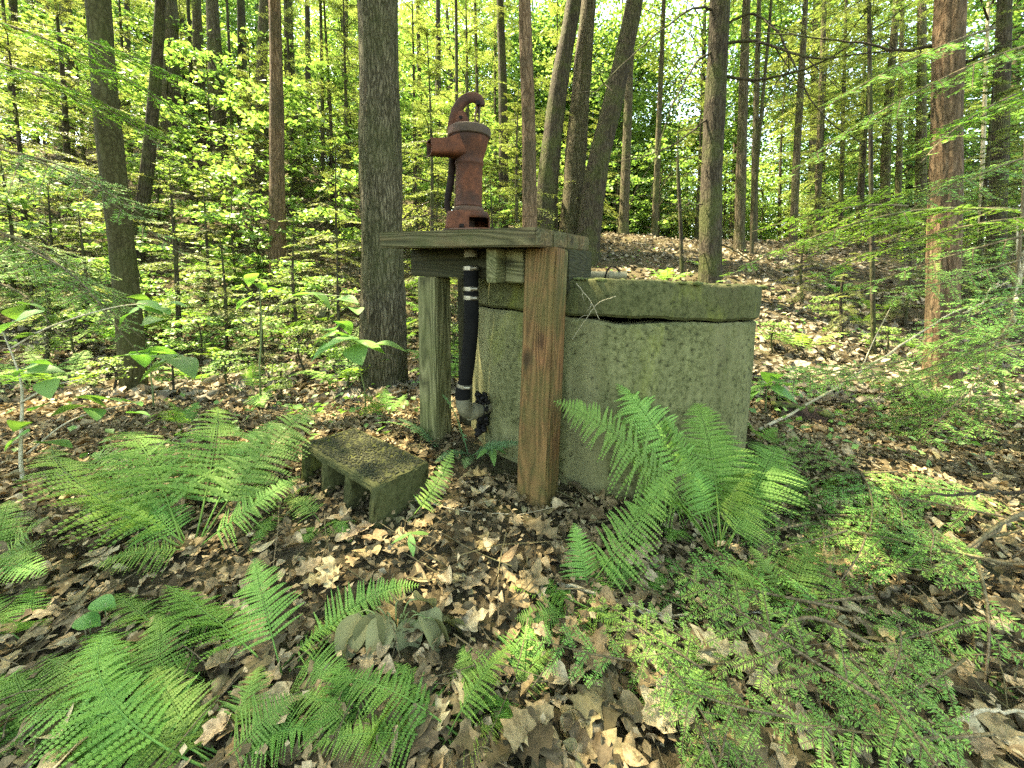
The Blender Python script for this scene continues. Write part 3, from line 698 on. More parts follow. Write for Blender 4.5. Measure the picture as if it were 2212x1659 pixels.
def trunk_mesh(path, rad, mat, seg=24, rough=.05, flare=.5, seed=0):
    """tapered trunk with swelling, ridges and root flare; path relative to base"""
    r_ = np.random.default_rng(seed); p = bez(path, 60); n = len(p); rad = np.interp(np.linspace(0, 1, n), np.linspace(0, 1, len(rad)), rad)
    t, a, b = frames(p); th = np.arange(seg) * 2 * np.pi / seg; h = np.linspace(0, 1, n); z = p[:, 2] - p[0, 2]
    ph = r_.uniform(0, 6.28, 8); D = np.ones((n, seg))
    for k in range(4):
        D += rough * .5 * np.sin((k + 2) * th[None] + ph[k] + z[:, None] * r_.uniform(-1, 1) * 1.5) / (k + 1)
    D += rough * .55 * r_.normal(0, 1, (1, seg)) + rough * .25 * r_.normal(0, 1, (n, seg))
    D += rough * .5 * np.sin(z * 5 + ph[5])[:, None]
    lob = .5 + .5 * np.sin(5 * th + ph[6]); D += flare * np.exp(-z / (rad[0] * 1.6 + .02))[:, None] * (.35 + .65 * lob[None])
    v = p[:, None] + (rad[:, None] * D)[:, :, None] * (np.cos(th)[None, :, None] * a[:, None] + np.sin(th)[None, :, None] * b[:, None])
    mb = MB(); mb.add(v.reshape(-1, 3), loft_faces(n, seg)); return mb.mesh('trunk', mat, True)

def tree(name, pix, Y, wpx, mat, label, crown=None, z0=None, csc=1.0, H=None, group=None, seg=20, seed=0, flare=.5, rough=.05, cat='tree'):
    """pix: (px,py) points up the stem, all at distance Y; the foot goes on the ground there"""
    seed = seed or int(abs(pix[0][0]) * 7 + abs(Y) * 100)
    q = [P(x, y, Y) for x, y in pix]; b = q[0].copy(); b[2] = g1(b[0], b[1]); off = b.copy()
    root = empty(name, b); tag(root, label, cat, group)
    pts = [np.array([0, 0, -.12])] + [k - off for k in q[1:]]
    pts[0][:2] = 0
    d = norm(pts[-1] - pts[-2]); top = pts[-1]; H = H or max(top[2] + 3, 7)
    d = norm(d + np.array([0, 0, .6])); e1 = top + d * (H - top[2]) * .5 / d[2]; pts += [e1, e1 + np.array([d[0] * .3, d[1] * .3, 1.0]) * (H - e1[2])]
    r0 = wpx / 2 / F * Y / math.sqrt(1 + ((pix[0][0] - CX) / F) ** 2); zs = np.array([p_[2] for p_ in pts]); rad = r0 * np.interp(zs, [0, 1.5, H * .6, H], [1.12, 1.0, .7, .15])
    link('trunk', trunk_mesh(pts, rad, mat, seg, rough, flare, seed), root)
    if crown:
        cm, wm = crown; z = z0 if z0 is not None else top[2]
        pz = bez(pts, 60); i_ = np.argmin(abs(pz[:, 2] - z)); c = pz[i_]
        rz = random.uniform(0, 6.28)
        link('crown', cm, root, c, (0, 0, rz), csc); tag(link('branchwork', wm, root, c, (0, 0, rz), csc), kind='stuff')
    return root

# ------------------------------------------------------------------ the trees one can see, by their stems
B_, O_, GR, DK, RD = G['bark_hem'], G['bark_oak'], G['bark_green'], G['bark_dark'], G['bark_red']
HT, BT, BF, HU, BU = HEM_TALL, BROAD_TALL, BROAD_FAR, HEM_UNDER, BROAD_UNDER
tree('maple_tree', [(290, 835), (272, 620), (247, 400), (226, 200), (212, 0)], 2.75, 56, GR, 'slightly crooked smooth greenish trunk rising beside the broad-leaved sapling', BT[0], 4.2, .9, 11, flare=.3, rough=.05)
tree('oak_tree', [(828, 838), (828, 600), (822, 300), (816, 0)], 2.8, 90, O_, 'stout straight trunk with furrowed grey bark just behind the pump stand', BT[1], 7.2, .7, 14, seg=48, flare=.25, rough=.07)
t18 = tree('hemlock_tree', [(1534, 640), (1537, 400), (1546, 200), (1556, 0)], 4.6, 47, DK, 'straight hemlock with dead branch stubs rising behind the tank lid', HT[0], 4.5, .9, 13, seg=28)
t27 = tree('hemlock_tree', [(2036, 845), (2035, 620), (2042, 350), (2052, 0)], 2.75, 75, RD, 'thick hemlock with reddish flaking bark and ferns at its foot', HT[1], 4.0, .9, 12, seg=40, flare=.45, rough=.06)
tree('maple_tree', [(295, 600), (300, 500), (320, 350), (345, 40)], 5.2, 30, DK, 'dark leaning trunk close behind the crooked greenish trunk', HT[0], 6.8, .35)
tree('oak_tree', [(372, 345), (368, 200), (364, 0)], 8.6, 46, B_, 'broad pale grey trunk high on the hillside', HT[0], 7.5, .5)
tree('hemlock_tree', [(600, 612), (598, 420), (597, 200), (593, 0)], 5.0, 32, RD, 'slim hemlock whose bare reddish foot stands in the undergrowth', HT[0], 5.6, .45)
grp = 'trunks on the hillside behind the stout furrowed trunk'; lab = 'upright brown trunk among others on the leafy hillside'
for (b, m, t, w_, Y, bm_) in [((440, 330), (430, 170), (424, 0), 26, 9.5, B_), ((477, 372), (467, 170), (458, 0), 34, 8.5, B_), ((531, 330), (524, 150), (520, 0), 22, 9, DK), ((560, 365), (564, 180), (570, 0), 26, 8, B_), ((640, 370), (627, 170), (622, 0), 24, 8.2, DK), ((148, 420), (146, 200), (142, 0), 32, 8, B_), ((30, 430), (30, 200), (28, 0), 22, 8, DK)]:
    tree('forest_tree', [b, m, t], Y, w_, bm_, lab, random.choice(HT), random.uniform(6.5, 8), .32, group=grp)
grp = 'slender stems on the hillside'; lab = 'pole-thin dark stem standing on the leafy hillside'
for (b, t, w_, Y) in [((500, 350), (490, 0), 7, 8.5), ((414, 330), (406, 0), 9, 9), ((694, 400), (692, 0), 9, 7), ((982, 480), (985, 0), 8, 5.5), ((1088, 480), (1080, 0), 20, 7), ((720, 430), (703, 60), 6, 7), ((80, 420), (84, 0), 14, 9), ((110, 400), (104, 0), 8, 10), ((200, 400), (196, 0), 12, 10), ((270, 380), (274, 0), 16, 10.5), ((395, 330), (392, 0), 14, 11), ((585, 370), (588, 0), 12, 10), ((660, 380), (664, 0), 14, 9.5), ((742, 400), (748, 0), 10, 9), ((905, 430), (902, 0), 10, 9), ((940, 430), (946, 0), 14, 10), ((1030, 440), (1026, 0), 8, 8)]:
    tree('forest_tree', [b, ((b[0] + t[0]) / 2 + 3, (b[1] + t[1]) / 2), t], Y, w_, DK, lab, random.choice(HU), 3.6, .5, group=grp)
tree('hemlock_tree', [(1147, 560), (1142, 300), (1133, 0)], 3.6, 29, RD, 'slim straight stem with orange-brown bark right behind the pump', HT[1], 4.6, .4, 9)
tree('oak_tree', [(1168, 520), (1190, 330), (1210, 170), (1240, 0)], 6.2, 42, DK, 'dark trunk leaning away from the pump, beside two more', BT[1], 6.6, .6)
tree('oak_tree', [(1232, 520), (1243, 350), (1258, 160), (1272, 0)], 6.4, 43, O_, 'grey furrowed trunk between two leaning dark ones', BT[2], 7, .6)
tree('oak_tree', [(1262, 520), (1290, 370), (1325, 220), (1372, 0)], 6.0, 46, DK, 'strongly leaning dark trunk, topmost bending towards the stubbed hemlock', BT[0], 6.8, .6)
tree('birch_tree', [(1345, 512), (1353, 330), (1363, 60)], 8, 20, B_, 'thin trunk with flared roots on the ridge behind the tank', BT[1], 4.4, .7, flare=.9)
grp = 'slim trees on the ridge'; lab = 'slim grey-brown tree standing along the low ridge'
for (b, m, t, w_, Y) in [((1413, 500), (1422, 300), (1434, 0), 13, 8.5), ((1596, 566), (1603, 300), (1612, 20), 22, 6.2), ((1628, 540), (1632, 300), (1640, 0), 15, 8), ((1622, 560), (1640, 300), (1664, 30), 8, 6), ((1712, 545), (1722, 320), (1738, 50), 17, 7.6), ((1764, 530), (1770, 320), (1780, 30), 15, 8.2), ((1815, 520), (1820, 300), (1828, 0), 10, 8.5), ((1850, 520), (1860, 330), (1872, 0), 9, 9), ((1912, 500), (1916, 280), (1938, 0), 22, 8), ((1940, 500), (1944, 280), (1950, 0), 15, 8.5), ((1990, 520), (1990, 300), (1992, 0), 26, 7.5)]:
    tree('forest_tree', [b, m, t], Y, w_, B_ if w_ > 12 else DK, lab, random.choice(HT), random.uniform(1.6, 2.6) if b[0] > 1690 else random.uniform(3.6, 5), .62, group=grp)
tree('birch_tree', [(2118, 560), (2124, 300), (2136, 0)], 5.5, 11, G['twig_pale'], 'thin pale birch stem beyond the reddish hemlock', BU[1], 3.0, 1.0)
tree('hemlock_tree', [(2150, 620), (2160, 300), (2170, 0)], 5.0, 42, DK, 'dark trunk half hidden in sprays beyond the pale birch', HT[0], 4.5, .7)
tree('young_tree', [(1889, 792), (1884, 560), (1880, 250), (1878, 0)], 3.3, 11, DK, 'straight dark sapling stem in front of the leafy ridge', HU[2], 2.6, .8, 6, flare=.2)
tree('young_tree', [(1475, 590), (1470, 480), (1465, 380)], 5.0, 8, DK, 'short bare sapling stem beside the stubbed hemlock', None, H=1.9)

# bare lower branches of the two near hemlocks
def branch_on(root, pix, r0, name='branch', mat=None, forks=2, seed=1):
    r_ = np.random.default_rng(seed); o = np.array(root.location); p = bez([P(*q) - o for q in pix], 24); mb = MB()
    p = p + np.cumsum(r_.normal(0, .008, p.shape), 0)
    add_tube(mb, p, np.linspace(r0, r0 * .25, len(p)), 6)
    for k in range(forks * 3):
        i_ = r_.integers(4, len(p) - 2); d = norm(p[i_ + 1] - p[i_]); sd = norm(d + r_.normal(0, .8, 3)); L = r_.uniform(.1, .4) * np.linalg.norm(p[-1] - p[0])
        q = bez([p[i_], p[i_] + sd * L * .5 + r_.normal(0, .04, 3), p[i_] + sd * L + np.array([0, 0, -.08 * L])], 8)
        add_tube(mb, q, np.linspace(r0 * .4, r0 * .12, len(q)), 4)
    return mb.build(name, mat or G['bark_dark'], root, True)
for s, (pix, r0) in enumerate([([(1560, 95, 4.6), (1640, 90, 4.4), (1760, 130, 4.0), (2010, 100, 3.6)], .02), ([(1562, 165, 4.6), (1680, 170, 4.3), (1830, 120, 4.0), (1990, 20, 3.8)], .018), ([(1560, 60, 4.6), (1620, 30, 4.5), (1690, 100, 4.2), (1770, 240, 4.0), (1900, 330, 3.9)], .016),
                               ([(1540, 250, 4.6), (1470, 300, 4.5), (1400, 330, 4.4), (1320, 345, 4.3)], .013), ([(1545, 110, 4.6), (1500, 140, 4.5), (1450, 260, 4.3), (1420, 420, 4.2)], .014), ([(1550, 20, 4.6), (1500, 10, 4.4), (1380, 110, 4.0), (1240, 250, 3.7)], .016),
                               ([(1535, 515, 4.6), (1640, 560, 4.3), (1720, 620, 4.1)], .010), ([(1520, 440, 4.55), (1480, 445, 4.5), (1440, 442, 4.4)], .008), ([(1520, 350, 4.55), (1490, 345, 4.5), (1455, 352, 4.4)], .007), ([(1525, 545, 4.55), (1498, 548, 4.5), (1478, 545, 4.45)], .008)]):
    branch_on(t18, pix, r0, seed=s + 1)
branch_on(t27, [(2050, 100, 2.75), (1980, 105, 2.8), (1850, 90, 3.0), (1640, 60, 3.3)], .014, seed=31)
branch_on(t27, [(2060, 130, 2.75), (2140, 100, 2.6), (2240, 40, 2.5)], .012, seed=32)

LAND = [('the crooked greenish trunk', 290, 2.75), ('the stout furrowed trunk', 828, 2.8), ('the slim orange-brown stem', 1147, 3.6), ('the stubbed hemlock', 1534, 4.6), ('the thick reddish hemlock', 2036, 2.75), ('the broad pale hillside trunk', 372, 8.6),
        ('the reddish-footed slim hemlock', 600, 5.0), ('the three leaning dark trunks', 1225, 6.2), ('the straight dark sapling stem', 1889, 3.3), ('the root-flared ridge tree', 1345, 8.0), ('the pale birch', 2118, 5.5), ('the dark leaning trunk', 295, 5.2)]
LAND = [(n_, P(px_, 600, Y_)[0], Y_) for n_, px_, Y_ in LAND]
def near_what(x, y): return min(LAND, key=lambda q_: math.hypot(q_[1] - x, q_[2] - y))[0]
# understory hemlocks and maples: each its own little tree
def under(name, px, Y, sc, kind, label, group=None, zoff=0.):
    q = P(px, 600, Y); z = g1(q[0], Y); root = empty(name, (q[0], Y, z)); hs = 'knee-high' if sc < .45 else 'waist-high' if sc < .75 else 'taller'; lm_ = near_what(q[0], Y); tag(root, hs + ' ' + label + ' near ' + lm_, 'tree', group + ' near ' + lm_)
    cm, wm = kind; rz = random.uniform(0, 6.28); H = max(v.co.z for v in cm.vertices) if False else None
    hh = cm.get('hh'); 
    if hh is None:
        a = np.empty(len(cm.vertices) * 3, np.float32); cm.vertices.foreach_get('co', a); hh = float(a[2::3].max()); cm['hh'] = hh
    r_ = np.random.default_rng(int(abs(px) + Y * 37)); lean = r_.normal(0, .03, 2)
    link('trunk', trunk_mesh([(0, 0, -.08), (lean[0], lean[1], hh * sc * .5), (0, 0, hh * sc)], [.018 * hh * sc ** .5 * .55, .010 * hh * .55, .003], G['bark_dark'], 8, .04, .2, int(abs(px))), root)
    link('crown', cm, root, (0, 0, 0), (0, 0, rz), sc); tag(link('branchwork', wm, root, (0, 0, 0), (0, 0, rz), sc), kind='stuff')
    return root
gh = 'young hemlocks in the undergrowth'; lh = 'young hemlock with flat drooping sprays'
for px, Y, sc, k in [(-260, 3.2, 1.0, 1), (60, 4.4, .9, 0), (160, 5.8, .9, 1), (520, 6.0, .75, 2), (735, 4.6, .85, 2), (930, 4.8, 1.0, 0), (1010, 6.2, 1.0, 1), (1120, 5.4, .8, 0), (1200, 7.2, 1.0, 1), (640, 7.6, 1.0, 1), (300, 8.2, 1.0, 1), (800, 8.0, 1.1, 1), (60, 7.5, 1.1, 1), (-150, 5.5, 1.1, 1), (450, 4.4, .6, 2), (1760, 8.5, 1.1, 1), (1850, 7.0, .95, 1), (2000, 6.4, 1.0, 1), (2110, 4.6, .9, 0), (2230, 3.9, .95, 1), (2330, 5.5, 1.1, 1), (1500, 9.5, 1.0, 1), (1680, 10.0, 1.2, 1), (1290, 9, .9, 0), (250, 4.9, .8, 0), (760, 6.8, 1.0, 1), (900, 7.4, 1.1, 1), (560, 7.0, .9, 0), (230, 9.6, 1.1, 1), (420, 9.4, 1.1, 1), (1070, 8.6, 1.1, 1), (950, 3.9, .7, 2), (20, 3.6, .7, 2), (1060, 4.4, .65, 2), (480, 3.5, .45, 2), (640, 3.6, .5, 2), (180, 3.4, .5, 2), (730, 3.3, .42, 2), (560, 3.0, .3, 2), (380, 3.6, .5, 0), (80, 2.9, .4, 2), (950, 3.4, .5, 2), (1830, 3.6, .35, 2), (1960, 4.2, .45, 2), (2090, 3.2, .4, 2), (1740, 4.4, .4, 2), (900, 5.9, .8, 2), (1110, 6.6, .8, 0)]:
    under('hemlock_sapling', px, Y, sc, HU[k], lh, gh)
gm = 'young maples in the undergrowth'; lm = 'young maple with layered bright leaves'
for px, Y, sc, k in [(120, 3.8, .7, 0), (560, 5.2, .8, 0), (470, 7.2, 1.0, 1), (690, 5.2, .7, 2), (350, 5.6, .8, 0), (860, 6.8, .9, 1), (990, 7.8, 1.0, 1), (540, 8.8, 1.1, 1), (200, 7.2, 1.0, 1), (720, 7.0, 1.0, 1), (1230, 8.6, .9, 0), (1420, 9.2, .9, 1), (1560, 10.5, 1.0, 1), (1640, 9.6, 1.0, 0), (1790, 9.4, .9, 0), (1930, 9.8, 1.0, 1), (2080, 8.4, 1.0, 1), (2200, 6.6, .9, 1), (1330, 10.5, 1.1, 1), (630, 4.3, .5, 2), (330, 4.3, .5, 2), (60, 5.4, .9, 0), (280, 6.4, .9, 1), (430, 6.0, .7, 0), (610, 6.4, .9, 1), (800, 5.6, .8, 0), (640, 8.4, 1.1, 1), (380, 8.6, 1.1, 1), (120, 8.6, 1.2, 1), (-40, 6.8, 1.1, 1), (760, 9.0, 1.1, 1), (900, 9.4, 1.1, 1), (1140, 9.8, 1.0, 1), (500, 10.2, 1.2, 1), (260, 10.5, 1.2, 1), (30, 10, 1.2, 1), (1050, 5.8, .7, 0), (700, 10.5, 1.2, 1), (590, 3.7, .4, 2), (450, 3.9, .45, 2), (230, 3.9, .5, 2), (700, 3.9, .45, 2), (140, 4.9, .6, 0), (510, 4.8, .6, 0), (930, 4.4, .5, 2), (1680, 3.4, .22, 2), (1790, 3.9, .25, 2), (1920, 3.3, .22, 2), (420, 3.2, .35, 2), (300, 3.5, .35, 0), (540, 3.3, .3, 2), (660, 3.1, .3, 2), (160, 3.0, .35, 2), (60, 3.5, .4, 0), (740, 2.7, .25, 2), (480, 2.7, .22, 2), (360, 2.5, .2, 2), (980, 3.0, .3, 2), (600, 2.5, .2, 2), (210, 2.4, .2, 2)]:
    under('maple_sapling', px, Y, sc, BU[k], lm, gm)

# sunlit wood beyond the ridge
gb = 'sunlit trees beyond the ridge'; lb = 'sunlit yellow-green tree beyond the ridge'
r2 = np.random.default_rng(77)
spots = []
for k in range(1500):
    a = r2.uniform(-62, 62); d = 12.5 + 24 * r2.random() ** 1.2; x, y = d * math.sin(R(a)), d * math.cos(R(a))
    if y < 9.5 or (x < -3 and y < 14) or all(math.hypot(x - q[0], y - q[1]) > 2.5 for q in spots) is False: continue
    spots.append((x, y))
    if len(spots) > 130: break
spots += [(1.2, 14), (2.6, 17), (-.6, 15.5), (4.0, 15), (1.6, 20.5), (.4, 24), (3.2, 24), (-2.2, 19), (5.5, 19), (2.0, 12.6)]
def plain_tree(name, x, y, H, r0, crown, z0, csc, label, group, mat):
    b = np.array([x, y, g1(x, y)]); root = empty(name, b); tag(root, label, 'tree', group)
    ln = np.random.default_rng(int(abs(x * 31 + y * 17) * 10)).normal(0, .025, 2) * H
    link('trunk', trunk_mesh([(0, 0, -.15), (ln[0] * .3, ln[1] * .3, H * .4), (ln[0], ln[1], H)], [r0 * 1.15, r0 * .85, r0 * .2], mat, 12, .05, .4, int(abs(x * 7 + y * 3)) + 1), root)
    rz = random.uniform(0, 6.28); f = z0 / H
    for nm, me in zip(('crown', 'branchwork'), crown): tag(link(nm, me, root, (ln[0] * f, ln[1] * f, z0), (0, 0, rz), csc), kind=None if nm == 'crown' else 'stuff')
    return root
for k, (x, y) in enumerate(spots):
    low = k % 3 != 0
    plain_tree('forest_tree', x, y, 9 if low else 12, .09 + .05 * r2.random(), BF[k % 2], .4 + r2.uniform(0, 1.2) if low else r2.uniform(2.5, 4.5), r2.uniform(.75, 1.1), lb + (', leafy almost to the ground' if low else ', with a bare lower trunk'), gb, B_)
# the closed wood around and over the clearing, whose crowns shade it
gc = 'tall trees around the clearing'; lc = 'tall tree of the closed wood shading the clearing, outside the view'
for k, (x, y) in enumerate([(-5.5, .5), (-3.2, -2.2), (2.5, -3), (5.2, .2), (-7.5, 3.5), (-9.5, .5), (-6.5, -3.5), (0, -4.5), (8, -2), (-12, 2.8), (-12.5, -.5), (4.8, -5.5), (-10, -3), (6.8, 2.2), (-4.6, 1.9)]):
    plain_tree('forest_tree', x, y, 14, .17, (BT + HT)[k % 5], 4.6 + (k % 3) * .8, 1.05, lc, gc, (B_, O_, DK)[k % 3])

# ================================================================== forest floor plants
def frond(r_, Bp, Tp, arch, W, npin=22, stipe=.2, npl=9, roll=0., fw=.95):
    Bp, Tp = np.asarray(Bp, float), np.asarray(Tp, float); L = np.linalg.norm(Tp - Bp); up = np.array([0, 0, 1.0])
    Mp = Bp * .45 + Tp * .55 + up * arch * L + norm(np.cross(Tp - Bp, up)) * L * r_.normal(0, .11)
    c = lambda s: ((1 - s) ** 2)[:, None] * Bp + (2 * s * (1 - s))[:, None] * Mp + (s * s)[:, None] * Tp
    dc = lambda s: norm((2 * (1 - s))[:, None] * (Mp - Bp) + (2 * s)[:, None] * (Tp - Mp))
    tone0 = r_.uniform(.1, .7); uu = (np.arange(npin) + .5) / npin; uu = uu ** .92; s = stipe + (1 - stipe) * uu
    p, t = c(s), dc(s); sd = norm(np.cross(t, up + np.array([1e-3, 0, 0]))); nn = np.cross(sd, t)
    sd = sd * math.cos(roll) + nn * math.sin(roll); nn = np.cross(sd, t)
    wob_ = 1 + .12 * np.sin(uu * r_.uniform(6, 14) + r_.uniform(0, 6)); pl = wob_ * W * ((1 - uu) ** .95) * np.minimum(1, .72 + uu * 1.6) * r_.uniform(.9, 1.08, npin) + .004
    gapL = L * (1 - stipe) / npin
    mb = MB(); q = c(np.linspace(0, 1, 14)); add_tube(mb, q, np.linspace(.0024, .0007, 14) * (L / .4) ** .5, 4, .35, cap=False)
    for sg in (-1, 1):
        fb = R(r_.uniform(10, 20)); fbn = fb + r_.normal(0, .07, npin)[:, None]; d = norm(sg * sd * np.cos(fbn) + t * np.sin(fbn) + nn * r_.normal(.03, .11, npin)[:, None])
        vv = (np.arange(npl) + .3) / npl
        pos = p[:, None] + d[:, None] * (pl[:, None] * vv[None])[..., None] - up * (pl[:, None] * .22 * vv[None] ** 2)[..., None]
        prp = norm(np.cross(nn, d))                       # across the leaflet, in the blade
        wdt = (pl / npl)[:, None] * np.ones(npl)[None] * fw
        for sh in (-1, 1):
            ln = gapL * .56 * ((1 - vv) ** .75 + .12)[None] * np.minimum(1.0, pl / (W * .3))[:, None] * r_.uniform(.85, 1.1, (npin, npl))
            dr = norm(sh * prp[:, None] + d[:, None] * .45 + nn[:, None] * r_.normal(-.08, .12, (npin, npl))[..., None])
            a = pos; b = pos + d[:, None] * wdt[..., None]; e = a + dr * ln[..., None] + d[:, None] * (wdt * .25)[..., None]; h = a + dr * (ln * .62)[..., None] + d[:, None] * (wdt * .98)[..., None]
            V = np.stack([a, e, h, b], 2).reshape(-1, 3); Fq = np.arange(len(V)).reshape(-1, 4)
            rn = np.clip(tone0 + .25 * uu[:, None] + r_.normal(0, .07, (npin, 1)) + r_.normal(0, .10, (npin, npl)), 0, 1).ravel()
            mb.add(V, Fq, rn)
        # leaflet midribs keep the blade together
        w2 = np.maximum(.0008, pl * .02)
        V = np.stack([p - prp * w2[:, None], p + prp * w2[:, None], pos[:, -1] + d * w2[:, None]], 1).reshape(-1, 3); mb.add(V, np.arange(len(V)).reshape(-1, 3), .4)
    return mb

def fern(base, tips, label, W=.085, mat='fern', arch=.22, group=None, npl=9, npin=22, seed=None, stipe=.2):
    npin = int(npin * 1.25); npl = int(npl * 1.1)
    """base: pixel of the crown on the ground; tips: (px, py, depth offset)"""
    b = GP(*base); r_ = np.random.default_rng(seed or int(base[0] * 3 + base[1])); root = empty('fern', b); tag(root, label, 'fern', group)
    for (tx, ty, dy) in tips:
        T = P(tx, ty, b[1] + dy) ; gz_ = g1(T[0], T[1]); 
        if T[2] < gz_ + .015: T[2] = gz_ + .015
        L = np.linalg.norm(T - b)
        frond(r_, r_.normal(0, .008, 3) * [1, 1, 0], T - b, arch * r_.uniform(.7, 1.25), 1.3 * W * min(1.35, max(.6, L / .38)) * r_.uniform(.9, 1.1), npin, stipe, npl, R(r_.uniform(-30, 30))).build('frond', G[mat], root)
    return root

fern((418, 1195), [(112, 962, .10), (190, 985, .22), (262, 935, .32), (470, 878, .42), (600, 905, .45), (692, 872, .36), (648, 1028, .16), (205, 1222, -.08), (300, 1060, .1), (120, 1080, -.02)], 'big clump of lacy green fern fronds spreading beside the concrete block', .10, npl=11, npin=24)
fern((598, 1108), [(540, 1238, -.16), (500, 1060, .05), (668, 1050, .05)], 'small fern drooping in front of the big fern clump', .06)
fern((606, 1455), [(549, 1207, .10), (905, 1265, .14), (735, 1520, -.06), (358, 1264, .14), (760, 1330, .1)], 'fern with one tall upright frond above the leaf litter', .085, npl=12, npin=24)
fern((470, 1648), [(230, 1352, .12), (20, 1545, .04), (330, 1440, .1), (640, 1500, .06), (560, 1440, .1), (250, 1600, 0), (120, 1655, -.02), (420, 1500, .08), (700, 1600, .02)], 'fern of crowded fronds spread low over fallen leaves', .085, npl=12, npin=22)
fern((985, 1610), [(700, 1468, .06), (1112, 1392, .10), (670, 1610, -.02), (850, 1470, .10), (1000, 1440, .12), (1090, 1560, .02)], 'dense arching fern in front of the wilted plant', .08, npl=12, npin=22)
fern((300, 1560), [(90, 1420, .08), (330, 1330, .14), (440, 1420, .1), (180, 1400, .12)], 'fern with brighter upright fronds among the crowded low ones', .085, npl=12, npin=24)
fern((770, 1640), [(640, 1500, .06), (880, 1500, .08), (740, 1420, .12), (820, 1560, .0)], 'fern between the crowded one and the dense arching one', .085, npl=12, npin=22)
fern((120, 1600), [(-30, 1480, .06), (40, 1500, .08), (200, 1480, .08), (-60, 1600, 0), (120, 1530, .05), (300, 1560, .0), (20, 1640, -.05), (240, 1650, -.05)], 'low fern hugging the ground at the edge of the clearing', .08, npl=10)
fern((1262, 1318), [(1112, 1372, -.05), (1214, 1428, -.10), (1150, 1300, .06), (1350, 1372, -.05), (1300, 1262, .08), (1100, 1320, .02)], 'ground-hugging finely cut wood fern on leaf litter before the stand', .078, npl=10, npin=20, arch=.12)
fern((1552, 1204), [(1195, 866, .06), (1330, 826, .20), (1320, 955, .02), (1678, 962, .18), (1560, 930, .25), (1480, 1000, .1), (1640, 1090, .05), (1430, 895, .14), (1500, 870, .22), (1620, 1010, .08), (1385, 1060, -.04), (1690, 1010, .12)], 'tall arching fern leaning against the tank wall', .10, npl=11, npin=26, arch=.28, stipe=.3)
fern((1268, 1285), [(1462, 1008, .10), (1240, 1130, .08)], 'single curling yellowish fern frond rising before the tank', .085, npl=11, npin=22, arch=.05, stipe=.12)
fern((886, 1128), [(978, 972, .10)], 'yellow-green fern frond standing at the end of the block', .06, npl=9, npin=16, arch=.02, stipe=.2)
fern((1012, 985), [(955, 852, -.05), (1130, 958, -.08), (1004, 1012, -.14), (940, 1000, -.1)], 'bluish-green fern at the foot of the hose', .045, 'fern_blue', npl=5, npin=20, stipe=.12)
fern((945, 968), [(808, 915, .0), (860, 905, .05)], 'bluish fern frond at the foot of the greyish post', .045, 'fern_blue', npl=4, npin=18, stipe=.08, arch=.3)
fern((1700, 1325), [(1560, 1225, .02), (1620, 1180, .10), (1762, 1180, .12), (1690, 1290, -.05)], 'fan of finely cut fern fronds among hemlock sprays', .115, npl=10)
fern((2000, 868), [(1915, 822, -.05), (1960, 815, .1), (2050, 830, -.1), (2080, 835, .05), (1990, 850, -.25)], 'pale sunlit fern at the foot of the reddish hemlock', .10, npl=7)
fern((-20, 1235), [(105, 1118, .06), (20, 1080, .15), (70, 1205, -.08), (-80, 1120, .1), (100, 1240, -.1)], 'fern with pale narrow leaflets in front of the thin-stemmed sapling', .09, npl=9)
fern((550, 862), [(538, 770, .0), (490, 830, -.1), (612, 828, .05), (570, 880, -.3)], 'light fern between the big clump and the slope', .10, npl=6)
fern((392, 930), [(345, 860, .0), (430, 868, .1), (380, 890, -.2)], 'small pale fern under the layered leaves', .08, npl=6)
fern((836, 905), [(770, 845, 0), (880, 850, .1), (800, 880, -.2), (830, 838, .15)], 'low fern at the foot of the stout furrowed trunk', .09, npl=6)
fern((60, 1380), [(-20, 1290, .08), (80, 1310, .1), (0, 1340, -.04)], 'short dark fern in brown leaves below the pale-leafleted one', .06, npl=9)
fern((1640, 960), [(1600, 905, 0), (1680, 925, 0), (1650, 990, -.15)], 'sunlit fern tuft against the far foot of the tank', .07, npl=6)
fern((1370, 1290), [(1290, 1200, .05), (1440, 1240, .06), (1330, 1210, .1)], 'short fern between two taller ones before the tank', .06, npl=9)
fern((1090, 1500), [(1000, 1410, .06), (1190, 1440, .06), (1120, 1585, -.08), (1040, 1540, -.03), (1160, 1390, .1)], 'low fern beside the dense arching one, over pale leaves', .075, npl=11)
fern((360, 1390), [(250, 1310, .08), (420, 1300, .1), (300, 1400, -.04), (480, 1380, .02)], 'half-grown fern in brown leaves below the big clump', .075, npl=11)
fern((1760, 1080), [(1690, 1020, .08), (1830, 1030, .08), (1720, 1090, -.06)], 'fern tuft among low hemlock sprays past the tank', .08, npl=9)
fern((700, 1130), [(620, 1080, .06), (760, 1190, -.08), (650, 1180, -.08)], 'short fern tucked against the cored side of the block', .06, npl=9)
fern((1480, 1150), [(1360, 1100, .02), (1400, 1010, .08), (1440, 1180, -.06), (1540, 1050, .1)], 'loose fern drooping low along the tank foot', .085, npl=11, arch=.3)
